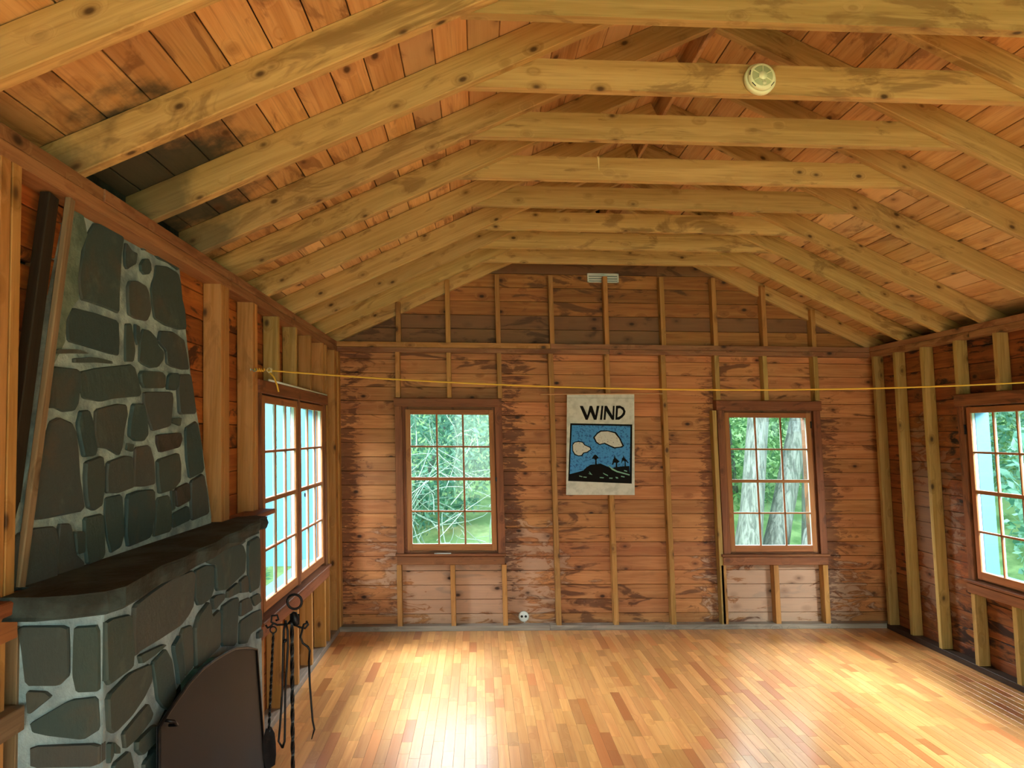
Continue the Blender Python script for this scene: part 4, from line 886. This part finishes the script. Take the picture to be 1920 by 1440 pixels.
# paper on the sill, stick on the left window's header
o = bx('paper_slip', None, M_PAPER, (-.34, -.20), (YF-.025, YF+.01), (.645, .647), 'x', ch=.0002); label(o, 'small white slip of paper lying on the back left window sill', 'paper')
o = tube('thin_stick', None, M_WHITE, [(XL+.008, 4.16, 1.953), (XL+.006, 5.74, 1.953)], .006, 8); label(o, 'thin white stick lying along the header of the left wall window', 'stick')

# yellow line across the room
RP0, RP1 = Vector((XL+.07, 3.88, 1.985)), Vector((XR-.03, 3.95, 1.985))
pts = []
for i in range(61):
    t = i/60; p = RP0.lerp(RP1, t); p.z -= .082*4*t*(1-t); pts.append(p)
rope = root('yellow_rope', RP0, 'thin yellow cord stretched across the room from the left wall to the right wall', 'rope')
tube('cord', rope, M_ROPE, pts, .0042, 8)
tube('knot', rope, M_ROPEW, [(RP0.x+.012*math.cos(a*1.1)+.02, RP0.y+.01*math.sin(a*1.7), RP0.z+.012*math.sin(a*1.1)) for a in range(14)], .0045, 6)
tube('loose_end', rope, M_ROPE, [(RP0.x+.02, RP0.y, RP0.z-.01), (RP0.x+.045, RP0.y, RP0.z-.04), (RP0.x+.06, RP0.y, RP0.z-.08), (RP0.x+.068, RP0.y, RP0.z-.115)], .0045, 8)
tube('wraps', rope, M_ROPE, [(XL+.016+.05*i/24, 3.86+.02*i/24+.007*math.cos(i*1.2), 1.985+.007*math.sin(i*1.2)) for i in range(25)], .004, 6)
hk = root('screw_hook', (XL, 3.86, 1.985), 'small pale metal hook on the left wall stud holding the yellow cord', 'hook')
tube('hook', hk, M_GREYM, [(XL-.002, 3.85, 1.985), (XL+.012, 3.85, 1.985), (XL+.02, 3.852, 1.975), (XL+.028, 3.856, 1.98), (XL+.026, 3.858, 1.992)], .003, 8)
lathe('washer', hk, M_WHITE, (XL, 3.85, 1.985), (1, 0, 0), [(.008, 0), (.007, .003)], 12)
hk = root('screw_hook', (XR, 3.95, 1.985), 'small pale metal hook holding the yellow cord on the right wall, outside the frame', 'hook')
tube('hook', hk, M_GREYM, [(XR+.002, 3.95, 1.985), (XR-.012, 3.95, 1.985), (XR-.028, 3.95, 1.976), (XR-.032, 3.95, 1.988)], .003, 8)
# splinter on the fourth collar tie
o = mesh_obj('wood_splinter', [(.712, 3.662, 3.11), (.727, 3.662, 3.11), (.722, 3.662, 3.03), (.714, 3.656, 3.10), (.724, 3.656, 3.10)], [(0,3,4,1),(3,2,4),(0,2,3),(1,4,2),(0,1,2)], simple('pale_splinter', C('e6cf95'), .7))
label(o, 'pale raw splinter standing off the fourth collar tie', 'splinter')

# ------------------------------------------------------------------ outdoors (not racked)
gv = []; gf = []; NX, NY = 30, 30
for j in range(NY+1):
    for i in range(NX+1):
        x = -28+60*i/NX; y = -22+56*j/NY
        dd = min(4.2, max(0, y-9.6)*.33)+min(3.5, max(0, -x-3.2)*.30)+min(3.5, max(0, x-6.2)*.25)
        gv.append((x, y, -.45+dd+.08*math.sin(x*.8)*math.cos(y*.7)))
for j in range(NY):
    for i in range(NX):
        a = j*(NX+1)+i; gf.append((a, a+1, a+NX+2, a+NX+1))
g = mesh_obj('ground', gv, gf, M_GRASS, racked=False, smooth=True); label(g, kind='structure')
def gz(x, y): return -.45+min(4.2, max(0, y-9.6)*.33)+min(3.5, max(0, -x-3.2)*.30)+min(3.5, max(0, x-6.2)*.25)
def leaf_cloud(rx, ry, rz, n, size, seed, shell=.5):
    rg = random.Random(seed); vs = []; fs = []; rn = []
    for _ in range(n):
        while True:
            p = Vector((rg.uniform(-1, 1), rg.uniform(-1, 1), rg.uniform(-1, 1)))
            if shell < p.length < 1: break
        # clumps
        c = Vector((p.x*rx, p.y*ry, p.z*rz))
        a = Vector((rg.gauss(0, 1), rg.gauss(0, 1), rg.gauss(0, 1))).normalized(); b = a.orthogonal().normalized()
        if rg.random() < .5: b = a.cross(b)
        s = size*rg.uniform(.6, 1.4); k = len(vs)
        vs += [c-a*s, c-b*s*.42, c+a*s, c+b*s*.42]; fs.append((k, k+1, k+2, k+3)); r = rg.random(); rn += [r]*4
    return vs, fs, rn
def plant(name, loc, rx, ry, rz, n, size, seed, mat, lab, cat, group=None, stems=3):
    r = root(name, loc, lab, cat, group, racked=False)
    vs, fs, rn = leaf_cloud(rx, ry, rz, n, size, seed)
    L = Vector(loc)+Vector((0, 0, rz))
    mesh_obj('foliage', [v+L for v in vs], fs, mat, r, (L,(1,0,0),(0,1,0),(0,0,1)), racked=False, rnd=rn)
    for k in range(stems):
        a = k*2.1+seed
        tube('stem', r, M_TRUNK, [Vector(loc)+Vector((0, 0, -.1)), Vector(loc)+Vector((rx*.25*math.cos(a), ry*.25*math.sin(a), rz*.7)), Vector(loc)+Vector((rx*.5*math.cos(a), ry*.5*math.sin(a), rz*1.4))], [.05, .035, .015], 6, racked=False)
    return r
GZ = -.4
spots = [(-4.4, 12.0, 1.7, 2.4), (-1.2, 11.6, 1.5, 2.5), (1.7, 11.9, 1.5, 2.3), (4.6, 12.6, 1.6, 2.9), (7.9, 12.2, 1.6, 2.6), (11.0, 11.6, 1.6, 2.6)]
labs = ['dense leafy bush at the far left beyond the back left window', 'dense leafy bush straight behind the back left window', 'dense leafy bush between the two back windows outside', 'bright green bush behind the trunks of the back right window', 'leafy bush at the right behind the back right window', 'leafy bush outside far right beyond the back wall']
for i, (x, y, r, h) in enumerate(spots): plant('bush', (x, y, gz(x, y)-.35), r, 1.2, h*.62, 9000, .055, 20+i, M_LEAF if i != 1 else M_LEAF2, labs[i], 'bush', 'bushes behind the cabin')
lspots = [((-3.0, 7.6, GZ), 1.0, 1.3, 1.5, 'blue green bush seen through the left wall window near the fireplace', M_LEAF2), ((-5.2, 9.6, GZ), 1.1, 1.6, 1.9, 'tall bush beyond the left wall window panes', M_LEAF2),
          ((-3.6, 4.6, GZ), .9, 1.3, 1.4, 'low bush close outside the left wall', M_LEAF2)]
for i, (l, a, b, c, lb, m_) in enumerate(lspots): plant('bush', (l[0], l[1], gz(l[0], l[1])-.1), a, b, c, 6500, .055, 50+i, m_, lb, 'bush', 'bushes beside the left wall')
rspots = [((6.3, 6.3, GZ), 1.2, 1.5, 1.5, 'teal green shrub filling the panes of the right wall window', M_LEAF2), ((8.4, 9.2, GZ), 1.5, 1.5, 1.9, 'tall shrub behind the pale shutter of the right wall window', M_LEAF2), ((5.6, 3.9, GZ), .8, .85, .9, 'low shrub under the right wall window outside', M_LEAF)]
for i, (l, a, b, c, lb, m_) in enumerate(rspots): plant('shrub', (l[0], l[1], gz(l[0], l[1])-.1), a, b, c, 6500, .06, 70+i, m_, lb, 'shrub', 'shrubs beside the right wall')
# leaning trunks outside the back right window
def tree(base, top, r0, r1, lab, crown=True, seed=1, curve=0):
    t = root('tree', (base[0], base[1], GZ-.2), lab, 'tree', racked=False)
    b, e = Vector(base), Vector(top); P = []; RR = []
    for i in range(13):
        f = i/12; p = b.lerp(e, f); p.x += curve*math.sin(f*math.pi); P.append(p); RR.append(r0+(r1-r0)*f+(.25*r0*(1-f*6) if f < .16 else 0))
    tube('trunk', t, M_TRUNK, P, RR, 14, racked=False)
    if crown:
        vs, fs, rn = leaf_cloud(.8, .8, .7, 900, .09, seed)
        mesh_obj('crown', [v+e for v in vs], fs, M_LEAF, t, (e,(1,0,0),(0,1,0),(0,0,1)), racked=False, rnd=rn)
        for k in range(3):
            a = k*2.2+seed; tube('branch', t, M_TRUNK, [P[7+k], P[7+k]+Vector((.2*math.cos(a), .2*math.sin(a), .35)), P[7+k]+Vector((.4*math.cos(a), .4*math.sin(a), .9))], [.03, .02, .01], 6, racked=False)
    return t
tree((3.50, 10, GZ-.1), (4.5, 10, 5.0), .045, .035, 'slender grey sapling leaning right, leftmost in the back right window', seed=3)
tree((3.58, 9.6, GZ-.1), (4.35, 10.2, 5.2), .17, .10, 'thick grey leaning trunk behind the left panes of the back right window', seed=4, curve=-.02)
tree((3.93, 9.8, GZ-.1), (5.55, 10.6, 5.2), .17, .10, 'thick grey trunk leaning strongly right behind the middle panes of the back right window', seed=5)
tree((4.12, 11, GZ-.1), (4.62, 11, 5.6), .10, .07, 'straight pale trunk behind the middle panes of the back right window', seed=6)
tree((4.88, 10.6, GZ-.1), (4.98, 10.6, 5.6), .08, .06, 'thin upright trunk behind the right panes of the back right window', seed=7)
tree((-3.4, 14.5, GZ), (-3.7, 15, 6.0), .14, .10, 'trunk standing far behind the tangled stems outside the back left window', seed=8)
sp = root('tree_stump', (4.45, 9.3, GZ-.1), 'short broad mossy stump low in the right panes of the back right window', 'stump', racked=False)
tube('stump', sp, M_TRUNK, [(4.45, 9.3, GZ-.2), (4.45, 9.3, .1), (4.47, 9.3, .42), (4.47, 9.3, .5)], [.30, .25, .2, .12], 14, racked=False)
# tangled pale stems outside the back left window
rg = random.Random(5); vs = []; fs = []
for k in range(150):
    x = rg.uniform(-2.2, 1.2); y = rg.uniform(8.6, 10.6); z = rg.uniform(-.3, 1.5); a = rg.uniform(-.9, .9); L = rg.uniform(.5, 1.4); bow = rg.uniform(-.35, .35)
    dirx, dz = math.sin(a), math.cos(a); P = []
    for i in range(7):
        f = i/6; o_ = bow*math.sin(f*math.pi)
        P.append((x+dirx*L*f+dz*o_, y+.15*math.sin(f*5+k), z+dz*L*f-dirx*o_-.3*f*f))
    v_, f_ = tube_geo(P, [.007, .007, .006, .006, .005, .004, .002], 4); b = len(vs); vs += v_; fs += [tuple(i+b for i in f) for f in f_]
o = mesh_obj('tangled_brambles', vs, fs, M_STEM, racked=False); label(o, 'tangle of thin pale bare stems outside the back left window', 'brambles', kind='stuff')
